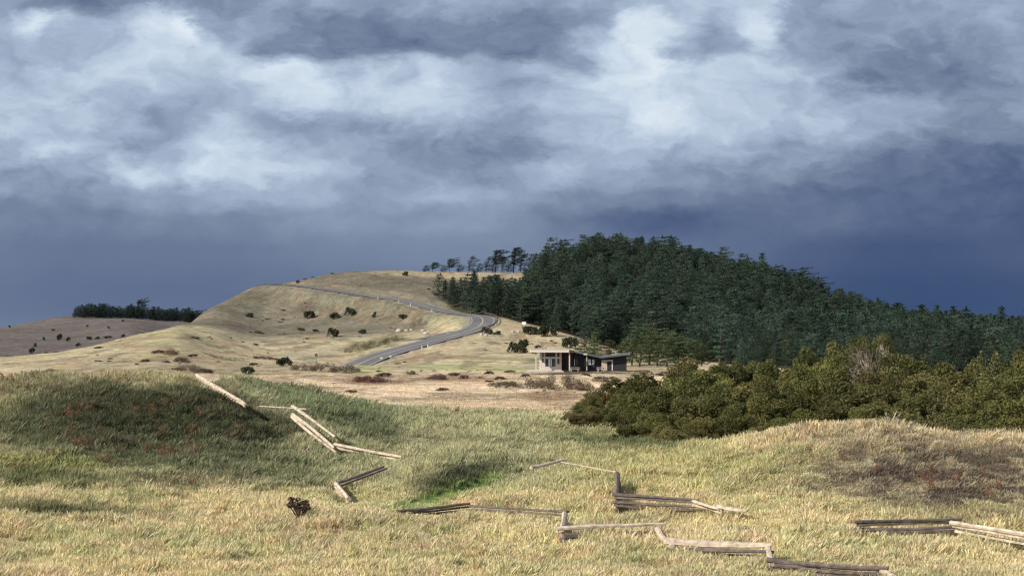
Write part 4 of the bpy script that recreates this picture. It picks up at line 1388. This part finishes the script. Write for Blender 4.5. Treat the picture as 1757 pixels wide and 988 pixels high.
# scattered shrubs and scrub: (px, base row, width px, height px, material, name, depth range, label)
SC = [
    (428, 545, 14, 8, 'shrub_d', 'shrub', (440, 600), 'small dark shrub low on the left flank of the hill'),
    (530, 547, 20, 14, 'shrub_d', 'shrub', (440, 600), 'dark shrub leaning right, left of the trio on the hill flank'),
    (574, 548, 18, 11, 'shrub_d', 'shrub', (440, 600), 'dark shrub in the middle of the hill flank, lower of a close pair'),
    (597, 543, 20, 15, 'shrub_d', 'shrub', (440, 600), 'tallest dark shrub on the hill flank, upper of a close pair'),
    (641, 546, 7, 11, 'shrub_d', 'shrub', (440, 600), 'thin upright dark shrub on the hill flank'),
    (692, 548, 18, 8, 'shrub_d', 'shrub', (440, 600), 'low dark shrub left of the grey bush by the lay-by'),
    (717, 561, 32, 19, 'scrub_o', 'bush', (420, 520), 'large grey green bush inside the road bend'),
    (561, 579, 22, 14, 'shrub_d', 'windswept_tree', (380, 470), 'windswept dark tree with its crown blown right on the plain'),
    (622, 573, 15, 8, 'shrub_d', 'shrub', (380, 470), 'dark shrub right of the windswept tree'),
    (517, 568, 14, 5, 'shrub_d', 'shrub', (380, 480), 'flat dark shrub left of the windswept tree'),
    (542, 570, 12, 4, 'shrub_d', 'shrub', (380, 480), 'very low dark shrub just left of the windswept tree'),
    (444, 573, 14, 5, 'scrub_o', 'shrub', (380, 480), 'pale low shrub below the left foot of the hill'),
    (695, 474, 11, 8, 'shrub_d', 'shrub', (620, 690), 'lone dark shrub on the hilltop grass'),
    (510, 487, 6, 6, 'shrub_d', 'shrub', (585, 640), 'tiny dark shrub on the skyline where the road crests'),
    (395, 520, 6, 4, 'shrub_d', 'shrub', (520, 600), 'tiny shrub on the steep left edge of the hill'),
    (832, 574, 22, 12, 'shrub_d', 'shrub', (380, 420), 'spreading dark shrub among boulders below the road bend'),
    (854, 575, 12, 7, 'shrub_d', 'shrub', (380, 425), 'small dark shrub right of the boulders below the bend'),
    (910, 574, 30, 14, 'shrub_d', 'bush', (385, 430), 'dark sprawling bush on the slope, left of a pair'),
    (938, 578, 34, 22, 'shrub_d', 'bush', (375, 430), 'dark sprawling bush on the slope, right and larger of a pair'),
    (877, 606, 20, 19, 'shrub_d', 'bush', (320, 370), 'dark bush behind the building, left half of the split clump'),
    (893, 607, 26, 26, 'shrub_d', 'bush', (320, 370), 'dark ragged bush left of the building roof, taller half of the clump'),
    (977, 598, 30, 20, 'shrub_d', 'bush', (325, 385), 'dark round bush on pale grass above the building roof'),
    (923, 598, 12, 5, 'scrub_b', 'shrub', (320, 385), 'small brown shrub on the slope above the building'),
    (945, 587, 6, 3, 'shrub_d', 'shrub', (350, 395), 'tiny dark shrub on the pale slope above the building'),
    (293, 609, 26, 9, 'scrub_r', 'scrub_patch', (280, 380), 'dark reddish low scrub on the left plain'),
    (313, 622, 22, 9, 'scrub_b', 'scrub_patch', (250, 330), 'grey brown scrub mound below the reddish scrub on the left plain'),
    (272, 607, 20, 5, 'scrub_b', 'scrub_patch', (280, 380), 'thin brown scrub trailing left of the reddish scrub'),
    (325, 637, 34, 14, 'scrub_b', 'scrub_patch', (150, 260), 'brown scrub on the plain above the left end of the fence'),
    (350, 641, 26, 9, 'scrub_b', 'scrub_patch', (130, 240), 'low brown scrub just right of the left fence end'),
    (425, 643, 24, 14, 'shrub_d', 'bush', (150, 260), 'round dark bush alone on the plain behind the left mound'),
    (488, 629, 28, 15, 'shrub_d', 'bush', (240, 315), 'dark bush at the left end of the brown scrub bank'),
    (455, 617, 40, 4, 'scrub_b', 'scrub_patch', (300, 350), 'long thin dark scrub streak left of the road end'),
    (522, 636, 44, 11, 'scrub_b', 'scrub_patch', (240, 300), 'brown scrub bank before the road end, left section'),
    (556, 638, 46, 14, 'scrub_b', 'scrub_patch', (240, 300), 'brown scrub bank before the road end, middle section'),
    (592, 639, 46, 12, 'scrub_b', 'scrub_patch', (240, 300), 'brown scrub bank before the road end, right section'),
    (628, 657, 38, 11, 'scrub_r', 'scrub_patch', (180, 240), 'russet scrub clump on the pale plain, left of a pair'),
    (650, 656, 30, 9, 'scrub_r', 'scrub_patch', (180, 240), 'russet scrub clump on the pale plain, right of a pair'),
    (660, 647, 26, 6, 'scrub_b', 'scrub_patch', (200, 260), 'thin brown scrub above the russet clumps'),
    (750, 653, 30, 8, 'scrub_b', 'scrub_patch', (180, 250), 'low brown scrub on the plain left of the building'),
    (795, 651, 16, 6, 'scrub_r', 'scrub_patch', (190, 250), 'small reddish scrub on the plain left of the building'),
    (925, 668, 60, 19, 'scrub_o', 'scrub_patch', (160, 235), 'olive brown scrub mound before the building, left part'),
    (960, 668, 78, 28, 'scrub_b', 'scrub_patch', (160, 235), 'largest brown scrub mound before the building, middle part'),
    (990, 671, 50, 20, 'scrub_b', 'scrub_patch', (160, 235), 'brown scrub mound before the building, right part'),
    (865, 664, 50, 8, 'scrub_o', 'scrub_patch', (170, 235), 'thin olive scrub trailing left of the scrub mound'),
    (1040, 655, 40, 7, 'scrub_b', 'scrub_patch', (200, 250), 'low brown scrub between the building and the thicket'),
    (90, 643, 34, 8, 'scrub_r', 'scrub_patch', (150, 250), 'reddish scrub on the skyline of the left mound'),
    (612, 602, 40, 14, 'scrub_o', 'scrub_patch', (340, 385), 'tall grey olive growth on the bank left of the road, lower part'),
    (645, 595, 44, 12, 'scrub_o', 'scrub_patch', (350, 400), 'tall grey olive growth on the bank left of the road, middle part'),
    (676, 586, 36, 9, 'scrub_o', 'scrub_patch', (365, 410), 'tall grey olive growth on the bank left of the road, upper part'),
    (103, 585, 11, 12, 'shrub_d', 'distant_shrub', (650, 980), 'largest dark conifer shrub on the distant left slope'),
    (118, 586, 9, 7, 'shrub_d', 'distant_shrub', (650, 980), 'dark shrub right of the largest one on the distant slope'),
    (75, 585, 6, 6, 'shrub_d', 'distant_shrub', (650, 980), 'small dark shrub left of the largest one on the distant slope'),
    (61, 596, 7, 7, 'shrub_d', 'distant_shrub', (650, 980), 'small dark shrub above another at the left of the distant slope'),
    (56, 607, 12, 10, 'shrub_d', 'distant_shrub', (600, 900), 'dark shrub lowest on the distant left slope'),
    (135, 595, 10, 6, 'shrub_d', 'distant_shrub', (640, 950), 'low dark shrub in the dip of the distant slope'),
    (152, 584, 12, 6, 'shrub_d', 'distant_shrub', (650, 980), 'dark shrub at the left of the right hand shrub line on the distant slope'),
    (168, 583, 10, 5, 'shrub_d', 'distant_shrub', (650, 980), 'dark shrub second in the right hand shrub line on the distant slope'),
    (186, 581, 16, 4, 'shrub_d', 'distant_shrub', (650, 980), 'long low shrub in the right hand shrub line on the distant slope'),
    (212, 579, 8, 5, 'shrub_d', 'distant_shrub', (650, 980), 'shrub at the right end of the distant shrub line'),
    (186, 565, 6, 4, 'shrub_d', 'distant_shrub', (750, 990), 'tiny shrub halfway up the distant slope'),
    (150, 562, 5, 4, 'shrub_d', 'distant_shrub', (750, 990), 'tiny shrub below the distant wood, left one'),
    (92, 568, 8, 3, 'shrub_d', 'distant_shrub', (750, 990), 'flat tiny shrub left on the distant slope'),
    (211, 553, 5, 4, 'shrub_d', 'distant_shrub', (850, 995), 'tiny shrub right under the distant wood'),
    (16, 563, 5, 4, 'shrub_d', 'distant_shrub', (900, 1000), 'tiny shrub on the far left skyline'),
]
for i, (p_, r_, wp, hp, mt, nm, (Ya, Yb), lab) in enumerate(SC):
    g0 = at_row(p_, r_ - 1, Ya, Yb)
    k_ = 1.25 if nm == 'scrub_patch' else (1.0 if nm == 'distant_shrub' else 1.15)
    wm = wp / F * g0.y / 2 * k_
    hm = hp / F * g0.y * (1.1 if nm == 'scrub_patch' else .95)
    lean = 0.25 if mt == 'shrub_d' and nm != 'distant_shrub' else 0
    pr = SML[i % 4]
    if wm > 1.5 and mt != 'shrub_d':
        # broad patches get their own foliage so the leaves keep their size
        o = empty(nm, g0, random.uniform(-.1, .1), lab, 'scrub')
        g = np.random.default_rng(900 + i)
        m = int(10 + wm * 7)
        a = g.uniform(0, 6.283, m)
        q = np.sqrt(g.uniform(0, 1, m))
        cs = np.stack([np.cos(a) * q * wm * .9, np.sin(a) * q * wm * 1.1, hm * (1 - q ** 2) * g.uniform(.35, .8, m) + .1], 1)
        cz = base_z(cs[:, 0] + g0.x, cs[:, 1] + g0.y) - g0.z
        cs[:, 2] += cz
        rs = np.stack([g.uniform(.35, .7, m), g.uniform(.35, .7, m), g.uniform(.25, .42, m) * max(.6, hm)], 1)
        v, qd = leaf_cloud(cs, rs, 110, .075, g, .3, .5)
        link('foliage', mesh_np('foliage', v, qd, None, (M[mt],)), o)
        continue
    cat = {'windswept_tree': 'tree', 'scrub_patch': 'scrub'}.get(nm, 'shrub')
    o = shrub(nm, pr, g0, wm, hm, 0, mt, lab, None, cat, lean)
    if nm == 'windswept_tree':
        o.children[0].location.x = .5
        o.children[0].location.z = .25

# countless low scrub and heather clumps dotted over the plain and the hill
n0 = 3000
yy = np.sqrt(rng.uniform(125 ** 2, 640 ** 2, n0))
pp = rng.uniform(-60, 1260, n0)
xx = yy * (pp - CX) / F
dn_ = fbm(xx * .05, yy * .03, 301, 4)
zz = base_z(xx, yy)
zz, dd = road_blend(xx, yy, zz)
ok = (dn_ > .57) & (dd > 8) & (in_forest(pp, yy) < .1) & (rng.uniform(0, 1, n0) < .5)
ok &= ~((np.abs(xx - HB_X) < 16) & (np.abs(yy - 266) < 12))
xx, yy, zz = xx[ok], yy[ok], zz[ok]
n = len(xx)
sc1 = .18 + .6 * rng.uniform(0, 1, n) ** 2.2
low = [with_mat(SML[i % 4][0], M[m_]) for i, m_ in enumerate(('scrub_b', 'scrub_o', 'scrub_b', 'scrub_o', 'scrub_b'))]
instance_field('heather', np.stack([xx, yy, zz], 1), np.stack([np.zeros(n), np.zeros(n), rng.uniform(0, 6.28, n)], 1),
               np.stack([sc1 * 1.6, sc1 * 1.6, sc1 * rng.uniform(.35, .8, n)], 1), np.ones((n, 3)), rng.integers(0, 5, n), low, 'low brown scrub dotted over the dry plain and hill', 'heather')

# foreground shrub and bracken
g0 = at_row(517, 897, 40, 56)
g0.z += .02
o = empty('foreground_shrub', g0, 0, 'small dark twiggy shrub alone in the yellow foreground grass', 'shrub')
rnd = random.Random(12)
st = MB()
cs, rs = [], []
for i in range(22):
    a = rnd.uniform(0, 6.28)
    e = Vector((math.cos(a) * rnd.uniform(.1, .42), math.sin(a) * .25, rnd.uniform(.36, .78)))
    st.tube([(0, 0, -.1), e * .5, e], [.02, .014, .008], 4, 1, 0, rnd)
    cs.append(tuple(e))
    rs.append((.11, .1, .07))
st.build('stems', M['bark'], o)
v, q = leaf_cloud(np.array(cs), np.array(rs), 60, .035, np.random.default_rng(4), .2, .6)
link('foliage', mesh_np('foliage', v, q, None, (M['scrub_b'],)), o)
o.scale = (1.05, 1.05, 1.05)


def bracken(seed):
    g = np.random.default_rng(seed)
    rnd = random.Random(seed)
    m = MB()
    cs, rs = [], []
    for i in range(4):
        a = g.uniform(0, 6.28)
        t = Vector((math.cos(a) * .17, math.sin(a) * .17, g.uniform(.3, .58)))
        for k in range(6):
            cs.append(tuple(t * (.4 + .1 * k)))
            rs.append((.09, .09, .05))
    v, q = leaf_cloud(np.array(cs), np.array(rs), 5, .032, g, .1, .45)
    return mesh_np('bracken', v, q, None, (M['rust'],))


ctr = [(150, 735, 40, 50, 20), (250, 740, 90, 60, 26), (350, 715, 60, 55, 16), (330, 780, 110, 30, 26), (40, 668, 90, 20, 60), (90, 795, 120, 24, 18), (330, 840, 60, 16, 5), (180, 665, 140, 20, 26),
       (750, 712, 260, 8, 40), (1440, 765, 90, 35, 26), (1640, 745, 160, 16, 14), (1560, 800, 260, 60, 22), (1690, 840, 120, 50, 20)]
bx, by = [], []
for cx_, cy_, rx, ry, cnt in ctr:
    cnt = int(cnt * .6)
    pxs = rng.normal(cx_, rx * .5, cnt)
    rws = rng.normal(cy_, ry * .5, cnt)
    for a, b in zip(pxs, rws):
        Ys = np.arange(44, 106, 1.0)
        zz = base_z(Ys * (a - CX) / F, Ys)
        k = np.abs(row_of(zz, Ys) - b).argmin()
        bx.append(Ys[k] * (a - CX) / F + rng.uniform(-.3, .3))
        by.append(Ys[k] + rng.uniform(-.5, .5))
bx, by = np.array(bx), np.array(by)
bz = base_z(bx, by)
n = len(bx)
instance_field('bracken', np.stack([bx, by, bz], 1), np.stack([np.zeros(n), np.zeros(n), rng.uniform(0, 6.28, n)], 1), np.repeat(rng.uniform(.7, 1.3, n)[:, None], 3, 1),
               np.ones((n, 3)), rng.integers(0, 4, n), [bracken(500 + i) for i in range(4)], 'rust brown dead bracken and dock stalks on the mounds', 'bracken')


# ------------------------------------------------------------------ split rail fences
def rail(parent, a, b, rad, mat, seed, squash=.8):
    rnd = random.Random(seed)
    n = 7
    d = (b - a)
    side = d.cross(Vector((0, 0, 1))).normalized()
    bow = rnd.uniform(-.09, .09)
    sag = rnd.uniform(-.06, .03)
    pts, rr_ = [], []
    for k in range(n):
        t = k / (n - 1)
        c = a.lerp(b, t) + side * bow * math.sin(math.pi * t) + Vector((0, 0, sag * math.sin(math.pi * t) + rnd.uniform(-.008, .008)))
        pts.append(c - Vector(parent.location))
        rr_.append(rad * (1 - .2 * t + rnd.uniform(-.13, .13)))
    m = MB().tube(pts, rr_, 7, squash, .22, rnd)
    o = m.build('rail', M[mat], parent)
    return o


def fence(name, label, panels, group=None):
    """panels: ((px,row,Y),(px,row,Y), rails, spacing, radius, material)"""
    p0 = panels[0][0]
    c = unproj(*p0)
    root = empty(name, (c.x, c.y, ground_xy(c.x, c.y)), 0, label, 'fence', group)
    for i, (a, b, n, sp_, rad, mt) in enumerate(panels):
        A, B = unproj(*a), unproj(*b)
        for k in range(n):
            dz_ = Vector((0, 0, -sp_ * k))
            ex = (B - A).normalized() * (0.1 * ((k + i) % 2))
            rail(root, A + dz_ - ex, B + dz_ + ex, rad * (1 if k == 0 else .9), mt if k == 0 else mt, 1000 + i * 10 + k + len(name))
    return root


fence('split_rail_fence', 'pale zigzag rail fence descending the left mound', [
    ((337, 643, 78), (411, 687, 74.6), 3, .17, .10, 'rail'),
    ((408, 684, 74.6), (420, 693, 73.4), 2, .15, .09, 'rail'),
    ((446, 697, 75.5), (526, 702, 74.2), 1, .2, .05, 'rail'),
    ((503, 697, 74.4), (573, 748, 71.8), 1, .2, .085, 'rail'),
    ((502, 710, 73.6), (574, 768, 70.8), 2, .16, .095, 'rail'),
    ((576, 762, 71.2), (686, 783, 69.6), 2, .19, .10, 'rail'),
])
fence('split_rail_fence', 'short shaded rail fence corner at the foot of the left mound', [
    ((574, 830, 60.2), (658, 800, 62.3), 1, .2, .075, 'rail_d'),
    ((576, 836, 60.0), (660, 804, 62.1), 1, .17, .085, 'rail_d'),
    ((577, 830, 60), (599, 856, 57.2), 3, .15, .12, 'rail'),
])
fence('split_rail_fence', 'long zigzag rail fence across the foreground grass', [
    ((681, 877, 51.5), (806, 863, 53.5), 3, .12, .07, 'rail_d'),
    ((808, 867, 53.2), (972, 877, 48.6), 2, .15, .065, 'rail_d'),
    ((969, 881, 48.6), (965, 906, 45.7), 4, .17, .10, 'rail'),
    ((960, 906, 45.6), (1137, 899, 46.4), 1, .2, .09, 'rail'),
    ((966, 919, 45.5), (1130, 913, 46.3), 3, .11, .10, 'rail_d'),
    ((1127, 904, 46.5), (1152, 936, 43.0), 3, .18, .105, 'rail'),
    ((1143, 928, 43.2), (1325, 934, 42.3), 1, .2, .125, 'rail'),
    ((1150, 942, 43.0), (1322, 946, 42.3), 2, .16, .085, 'rail_d'),
    ((1318, 937, 42.4), (1326, 968, 39.4), 3, .2, .085, 'rail'),
    ((1322, 961, 39.5), (1408, 968, 39.2), 3, .13, .09, 'rail_d'),
    ((1362, 965, 39.4), (1524, 975, 38.0), 3, .13, .08, 'rail_d'),
    ((1512, 977, 38.2), (1570, 1012, 35.6), 2, .18, .09, 'rail'),
])
fence('split_rail_fence', 'zigzag rail fence before the right mound with one stacked end-on corner', [
    ((911, 802, 56.6), (968, 788, 58.6), 1, .16, .075, 'rail'),
    ((956, 791, 58.4), (1056, 809, 56.3), 1, .16, .045, 'rail'),
    ((1059, 812, 56.2), (1059, 852, 53.0), 5, .16, .105, 'rail_d'),
    ((1055, 848, 53.0), (1195, 858, 52.2), 1, .2, .075, 'rail_d'),
    ((1056, 853, 53.0), (1190, 861, 52.2), 3, .15, .07, 'rail_d'),
    ((1190, 859, 52.2), (1238, 873, 50.2), 2, .16, .07, 'rail'),
    ((1231, 867, 50.2), (1283, 875, 49.2), 1, .16, .075, 'rail'),
])
fence('split_rail_fence', 'rail fence with dark stack and pale rails at the right edge below the mound', [
    ((1448, 899, 48), (1476, 904, 47.2), 1, .2, .06, 'rail'),
    ((1471, 894, 47), (1645, 890, 47.6), 4, .13, .085, 'rail_d'),
    ((1632, 897, 47.4), (1765, 918, 44.6), 1, .2, .10, 'rail'),
    ((1640, 902, 47.3), (1772, 926, 44.5), 2, .17, .085, 'rail'),
    ((1765, 922, 44.8), (1900, 915, 45.4), 3, .17, .085, 'rail_d'),
])


# ------------------------------------------------------------------ boulders, posts and signs
def boulder(px, row, wpx, hpx, Ya, Yb, lab, seed):
    g0 = at_row(px, row, Ya, Yb)
    rnd = random.Random(seed)
    n, m = 9, 6
    v, f = [], []
    w_, h_ = wpx / F * g0.y / 2, hpx / F * g0.y
    for j in range(m + 1):
        ph = math.pi * j / m
        for i in range(n):
            a = 6.283 * i / n
            q = rnd.uniform(.82, 1.15)
            v.append((math.cos(a) * math.sin(ph) * w_ * q, math.sin(a) * math.sin(ph) * w_ * .8 * q, h_ * .22 + math.cos(ph) * h_ * .62 * rnd.uniform(.9, 1.05)))
    for j in range(m):
        for i in range(n):
            f.append((j * n + i, (j + 1) * n + i, (j + 1) * n + (i + 1) % n, j * n + (i + 1) % n))
    me = mesh_np('boulder', v, f, None, (M['rock'],))
    o = link('boulder', me, None, g0)
    return tag(o, lab, 'boulder', 'pale boulders by the road')


for i, (p_, r_, wp, hp, Ya, Yb, lab) in enumerate([
        (685, 569, 12, 6, 400, 450, 'large pale boulder left of the lay-by'), (698, 568, 8, 4, 400, 450, 'smaller pale boulder beside the large one left of the lay-by'), (706, 567, 6, 4, 400, 450, 'smallest of three boulders left of the lay-by'),
        (726, 567, 9, 4, 395, 440, 'pale boulder at the upper edge of the lay-by'), (731, 573, 10, 5, 385, 430, 'pale boulder between lay-by and road'), (736, 568, 6, 3, 395, 430, 'little boulder touching the lay-by boulders'),
        (656, 617, 9, 6, 320, 352, 'boulder alone in green grass right of the road'), (671, 613, 7, 4, 320, 356, 'low boulder right of the lone roadside boulder'),
        (826, 575, 6, 5, 380, 420, 'boulder left of the shrub below the bend'), (834, 576, 7, 4, 380, 420, 'boulder under the shrub below the bend'), (846, 573, 5, 4, 380, 420, 'boulder right of the shrub below the bend'),
        (880, 570, 6, 4, 380, 420, 'boulder left of two on the pale slope below the wood'), (890, 570, 7, 4, 380, 420, 'boulder right of two on the pale slope below the wood'),
        (204, 585, 12, 3, 340, 400, 'flat pale rock on the rim of the left plain')]):
    boulder(p_, r_, wp, hp, Ya, Yb, lab, i)


def marker(i, off, lab, h=1.0, tilt=0):
    p = rc[i] + nor[i] * off
    z = ground_xy(p[0], p[1])
    o = empty('marker_post', (p[0], p[1], z), 0, lab, 'marker post', 'roadside marker posts')
    MB().tube([(0, 0, -.2), (0, 0, h)], .09, 6).build('post', M['postw'], o)
    MB().box(-.1, .1, -.11, -.092, h - .3, h - .12).build('reflector', M['metal'], o)


for (p_, Y), off, lab in [((692, 370), -4.6, 'white marker post on the near side of the straight road, left of a pair'), ((706, 375), -4.6, 'white marker post on the near side of the straight road, right of a pair'),
                          ((667, 511), 4.6, 'white marker post high on the hill road, leftmost'), ((708, 496), 4.6, 'white marker post on the hill road above the grassy slope'),
                          ((727, 488), 4.6, 'white marker post on the hill road nearer the bend'), ((761, 474), 4.6, 'white marker post just before the hill road turns')]:
    marker(road_index(p_, Y), off, lab)

# thin pole and roadside signs
g0 = at_row(543, 624, 290, 330)
o = empty('sign_post', g0, 0, 'thin dark pole with small plate left of the road end', 'sign')
MB().tube([(0, 0, -.3), (0, 0, 2.3)], .05, 6).build('pole', M['metal'], o)
MB().box(-.3, .3, -.08, -.055, 1.6, 2.2).build('plate', M['metal'], o)
g0 = at_row(899, 561, 400, 440)
o = empty('information_sign', g0, 0, 'small white sign on posts at the foot of the wood', 'sign')
for sx in (-.4, .4):
    MB().tube([(sx, 0, -.3), (sx, 0, 1.2)], .05, 6).build('post', M['bark'], o)
MB().box(-.55, .55, -.1, -.055, .7, 1.5).build('panel', M['postw'], o)

# ------------------------------------------------------------------ the building on the plain
HB = gp(911, 262)
HB.z = max(gp(p, 262).z for p in (911, 960, 1010, 1075)) + 0.12
K = 262 / F
root = empty('low_building', HB, 0, 'low modern building with cream end pavilion and dark boarded wings', 'building')


def hx(px):
    return (px - 911) * K


def hz(row):
    return (640.5 - row) * K


b_ = lambda nm, mat, *boxes: (lambda m: m.build(nm, M[mat], root))(__import__('functools').reduce(lambda m, bx: m.box(*bx), boxes, MB()))
# patio and foundation
b_('patio', 'deck', (hx(905), hx(966), -2.6, 6.5, -.35, 0.0))
b_('foundation', 'dwood', (hx(966) + .02, hx(1078), -.3, 7.5, -.35, 0.02))
# cream pavilion: wall with openings built from piers, rails and heads
top = hz(609)
y0 = 0.0
piers = [(927, 930.2), (932.6, 935.5), (953, 956), (960, 963.5)]
wall = MB()
for a, b2 in piers:
    wall.box(hx(a), hx(b2), y0, y0 + .3, 0, top)
wall.box(hx(930.2), hx(932.6), y0, y0 + .28, 0, hz(626.8))
wall.box(hx(930.2), hx(932.6), y0, y0 + .28, hz(619.5), hz(617.5))
wall.box(hx(935.5), hx(953), y0, y0 + .28, 0, hz(633.6))
wall.box(hx(935.5), hx(953), y0, y0 + .28, hz(620), hz(616.8))
wall.box(hx(956), hx(960), y0, y0 + .28, 0, hz(629))
wall.box(hx(956), hx(960), y0, y0 + .28, hz(620), hz(616.8))
wall.box(hx(927), hx(927) + .3, y0 + .3, 6.2, 0, top)
wall.box(hx(927), hx(963.5), 6.2, 6.5, 0, top)
wall.box(hx(963.5) - .3, hx(963.5), y0 + .3, 6.2, 0, top)
wall.build('cream_wall', M['white'], root)
for a, b2, r0, r1 in ((930.2, 932.6, 626.8, 619.5), (930.2, 932.6, 617.5, 609), (935.5, 953, 633.6, 620), (935.5, 953, 616.8, 609), (956, 960, 629, 620), (956, 960, 616.8, 610)):
    wdw = MB()
    wdw.box(hx(a), hx(b2), y0 + .12, y0 + .15, hz(r0), hz(r1))
    wn_ = wdw.build('window', M['glass'], root)
    if b2 - a > 10:
        fr = MB()
        for q in (.25, .5, .75):
            xx = hx(a + (b2 - a) * q)
            fr.box(xx - .04, xx + .04, y0 + .08, y0 + .118, hz(r0), hz(r1))
        fr.build('frame', M['dwood'], wn_)
        if r0 > 625:
            MB().box(hx(941), hx(946.5), y0 + .095, y0 + .112, hz(633), hz(620.5)).build('curtain', M['blind_glare'], wn_)
# roof of the pavilion
b_('flat_roof', 'roof', (hx(911), hx(981), -2.2, 7.2, hz(608.9), hz(605.0)))
b_('fascia', 'fascia', (hx(910.6), hx(975.5), -2.36, -2.203, hz(609.0), hz(604.6)), (hx(910.3), hx(911) - .003, -2.2, 7.2, hz(609.0), hz(604.6)))
b_('fascia_end', 'redwood', (hx(975.5) + .004, hx(984), -2.34, -2.203, hz(609.6), hz(605.6)))
for p_ in (919.2, 976.3):
    b_('porch_post', 'white', (hx(p_) - .1, hx(p_) + .1, -1.95, -1.75, 0, hz(609.0)))
# recessed porch
b_('porch_wall', 'redwood', (hx(963.5) + .004, hx(985), 1.2, 1.5, 0, top))
b_('porch_door', 'dwood', (hx(967), hx(971.5), 1.14, 1.197, 0.02, 2.15))
# dark wing under a roof that falls to the right
MB().prism([(hx(985) + .004, 0.02), (hx(1031), 0.02), (hx(1031), hz(617.6)), (hx(985) + .004, hz(608))], .6, 6.8).build('dark_wall', M['dwood'], root)
MB().prism([(hx(980) , hz(608.3)), (hx(1036), hz(620)), (hx(1036), hz(617.6)), (hx(980), hz(605.2))], -.9, 7.3).build('sloping_roof', M['roof'], root)
for a, b2, r0, r1, mt in ((1009, 1014, 631, 621, 'blind_glare'), (1016, 1020, 630, 621.5, 'blind_glare'), (1003, 1006, 633, 620, 'glass'), (984.5, 986.5, 632, 621, 'blind_glare'), (988.5, 991, 631, 621, 'glass')):  # pale panes carry a bright reflection painted as base colour
    x0, x1 = hx(a), hx(b2)
    x0 = max(x0, hx(985) + .05)
    wn_ = MB().box(x0, x1, .55, .597, hz(r0), hz(r1)).build('window', M[mt], root)
    MB().box(x0 - .06, x1 + .06, .56, .59, hz(r1) , hz(r1) + .08).box(x0 - .06, x1 + .06, .53, .59, hz(r0) - .08, hz(r0)).build('frame', M['dwood'], wn_)
b_('roof_box', 'white', (hx(1000.8), hx(1007), -.96, -.903, hz(613.6), hz(611)))
b_('porch_lamp_post', 'beige', (hx(1005.6), hx(1007.2), -.5, -.34, 0.02, hz(614.5)))
# right wing with roof rising to the right
MB().prism([(hx(1031) + .004, 0.02), (hx(1075), 0.02), (hx(1075), hz(613.8)), (hx(1031) + .004, hz(617.9))], 0.0, 7.0).build('dark_wall', M['dwood'], root)
MB().prism([(hx(1028), hz(619.4)), (hx(1080), hz(613.6)), (hx(1080), hz(611)), (hx(1028), hz(617.0))], -1.0, 7.6).build('sloping_roof', M['roof'], root)
b_('beige_wall', 'beige', (hx(1032), hx(1041.5), -.07, -.004, 0.03, hz(622)))
b_('door_frame', 'white', (hx(1041.6), hx(1051.4), -.12, -.004, hz(624.0), hz(622)), (hx(1049.3), hx(1051.4), -.12, -.004, 0.03, hz(624.1)))
dr = b_('door', 'dwood', (hx(1041.7), hx(1049.2), -.05, -.004, 0.03, hz(624.2)))
MB().box(hx(1048), hx(1048.5), -.1, -.052, 1.0, 1.12).build('handle', M['postw'], dr)


# picnic tables and bins outside
def picnic(px, yy, lab, s=1.0):
    o = empty('picnic_table', (HB.x + hx(px), HB.y + yy, HB.z - .1), .1, lab, 'picnic table')
    MB().box(-.9 * s, .9 * s, -.38, .38, .70, .76).build('tabletop', M['beige'], o)
    for q in (-.72, .72):
        MB().box(-.9 * s, .9 * s, q - .14, q + .14, .42, .47).build('bench', M['beige'], o)
    for q in (-.6 * s, .6 * s):
        MB().box(q - .05, q + .05, -.8, .8, .34, .415).box(q - .05, q + .05, -.3, -.2, 0, .34).box(q - .05, q + .05, .2, .3, 0, .34).box(q - .05, q + .05, -.25, .25, .475, .695).build('leg', M['beige'], o)


picnic(984.5, -2.8, 'pale picnic table outside the dark wing next to the porch post')
picnic(1029, -2.6, 'grey picnic table low in front of the dark wing near the beige wall', .8)

print('objects', len(S.objects))
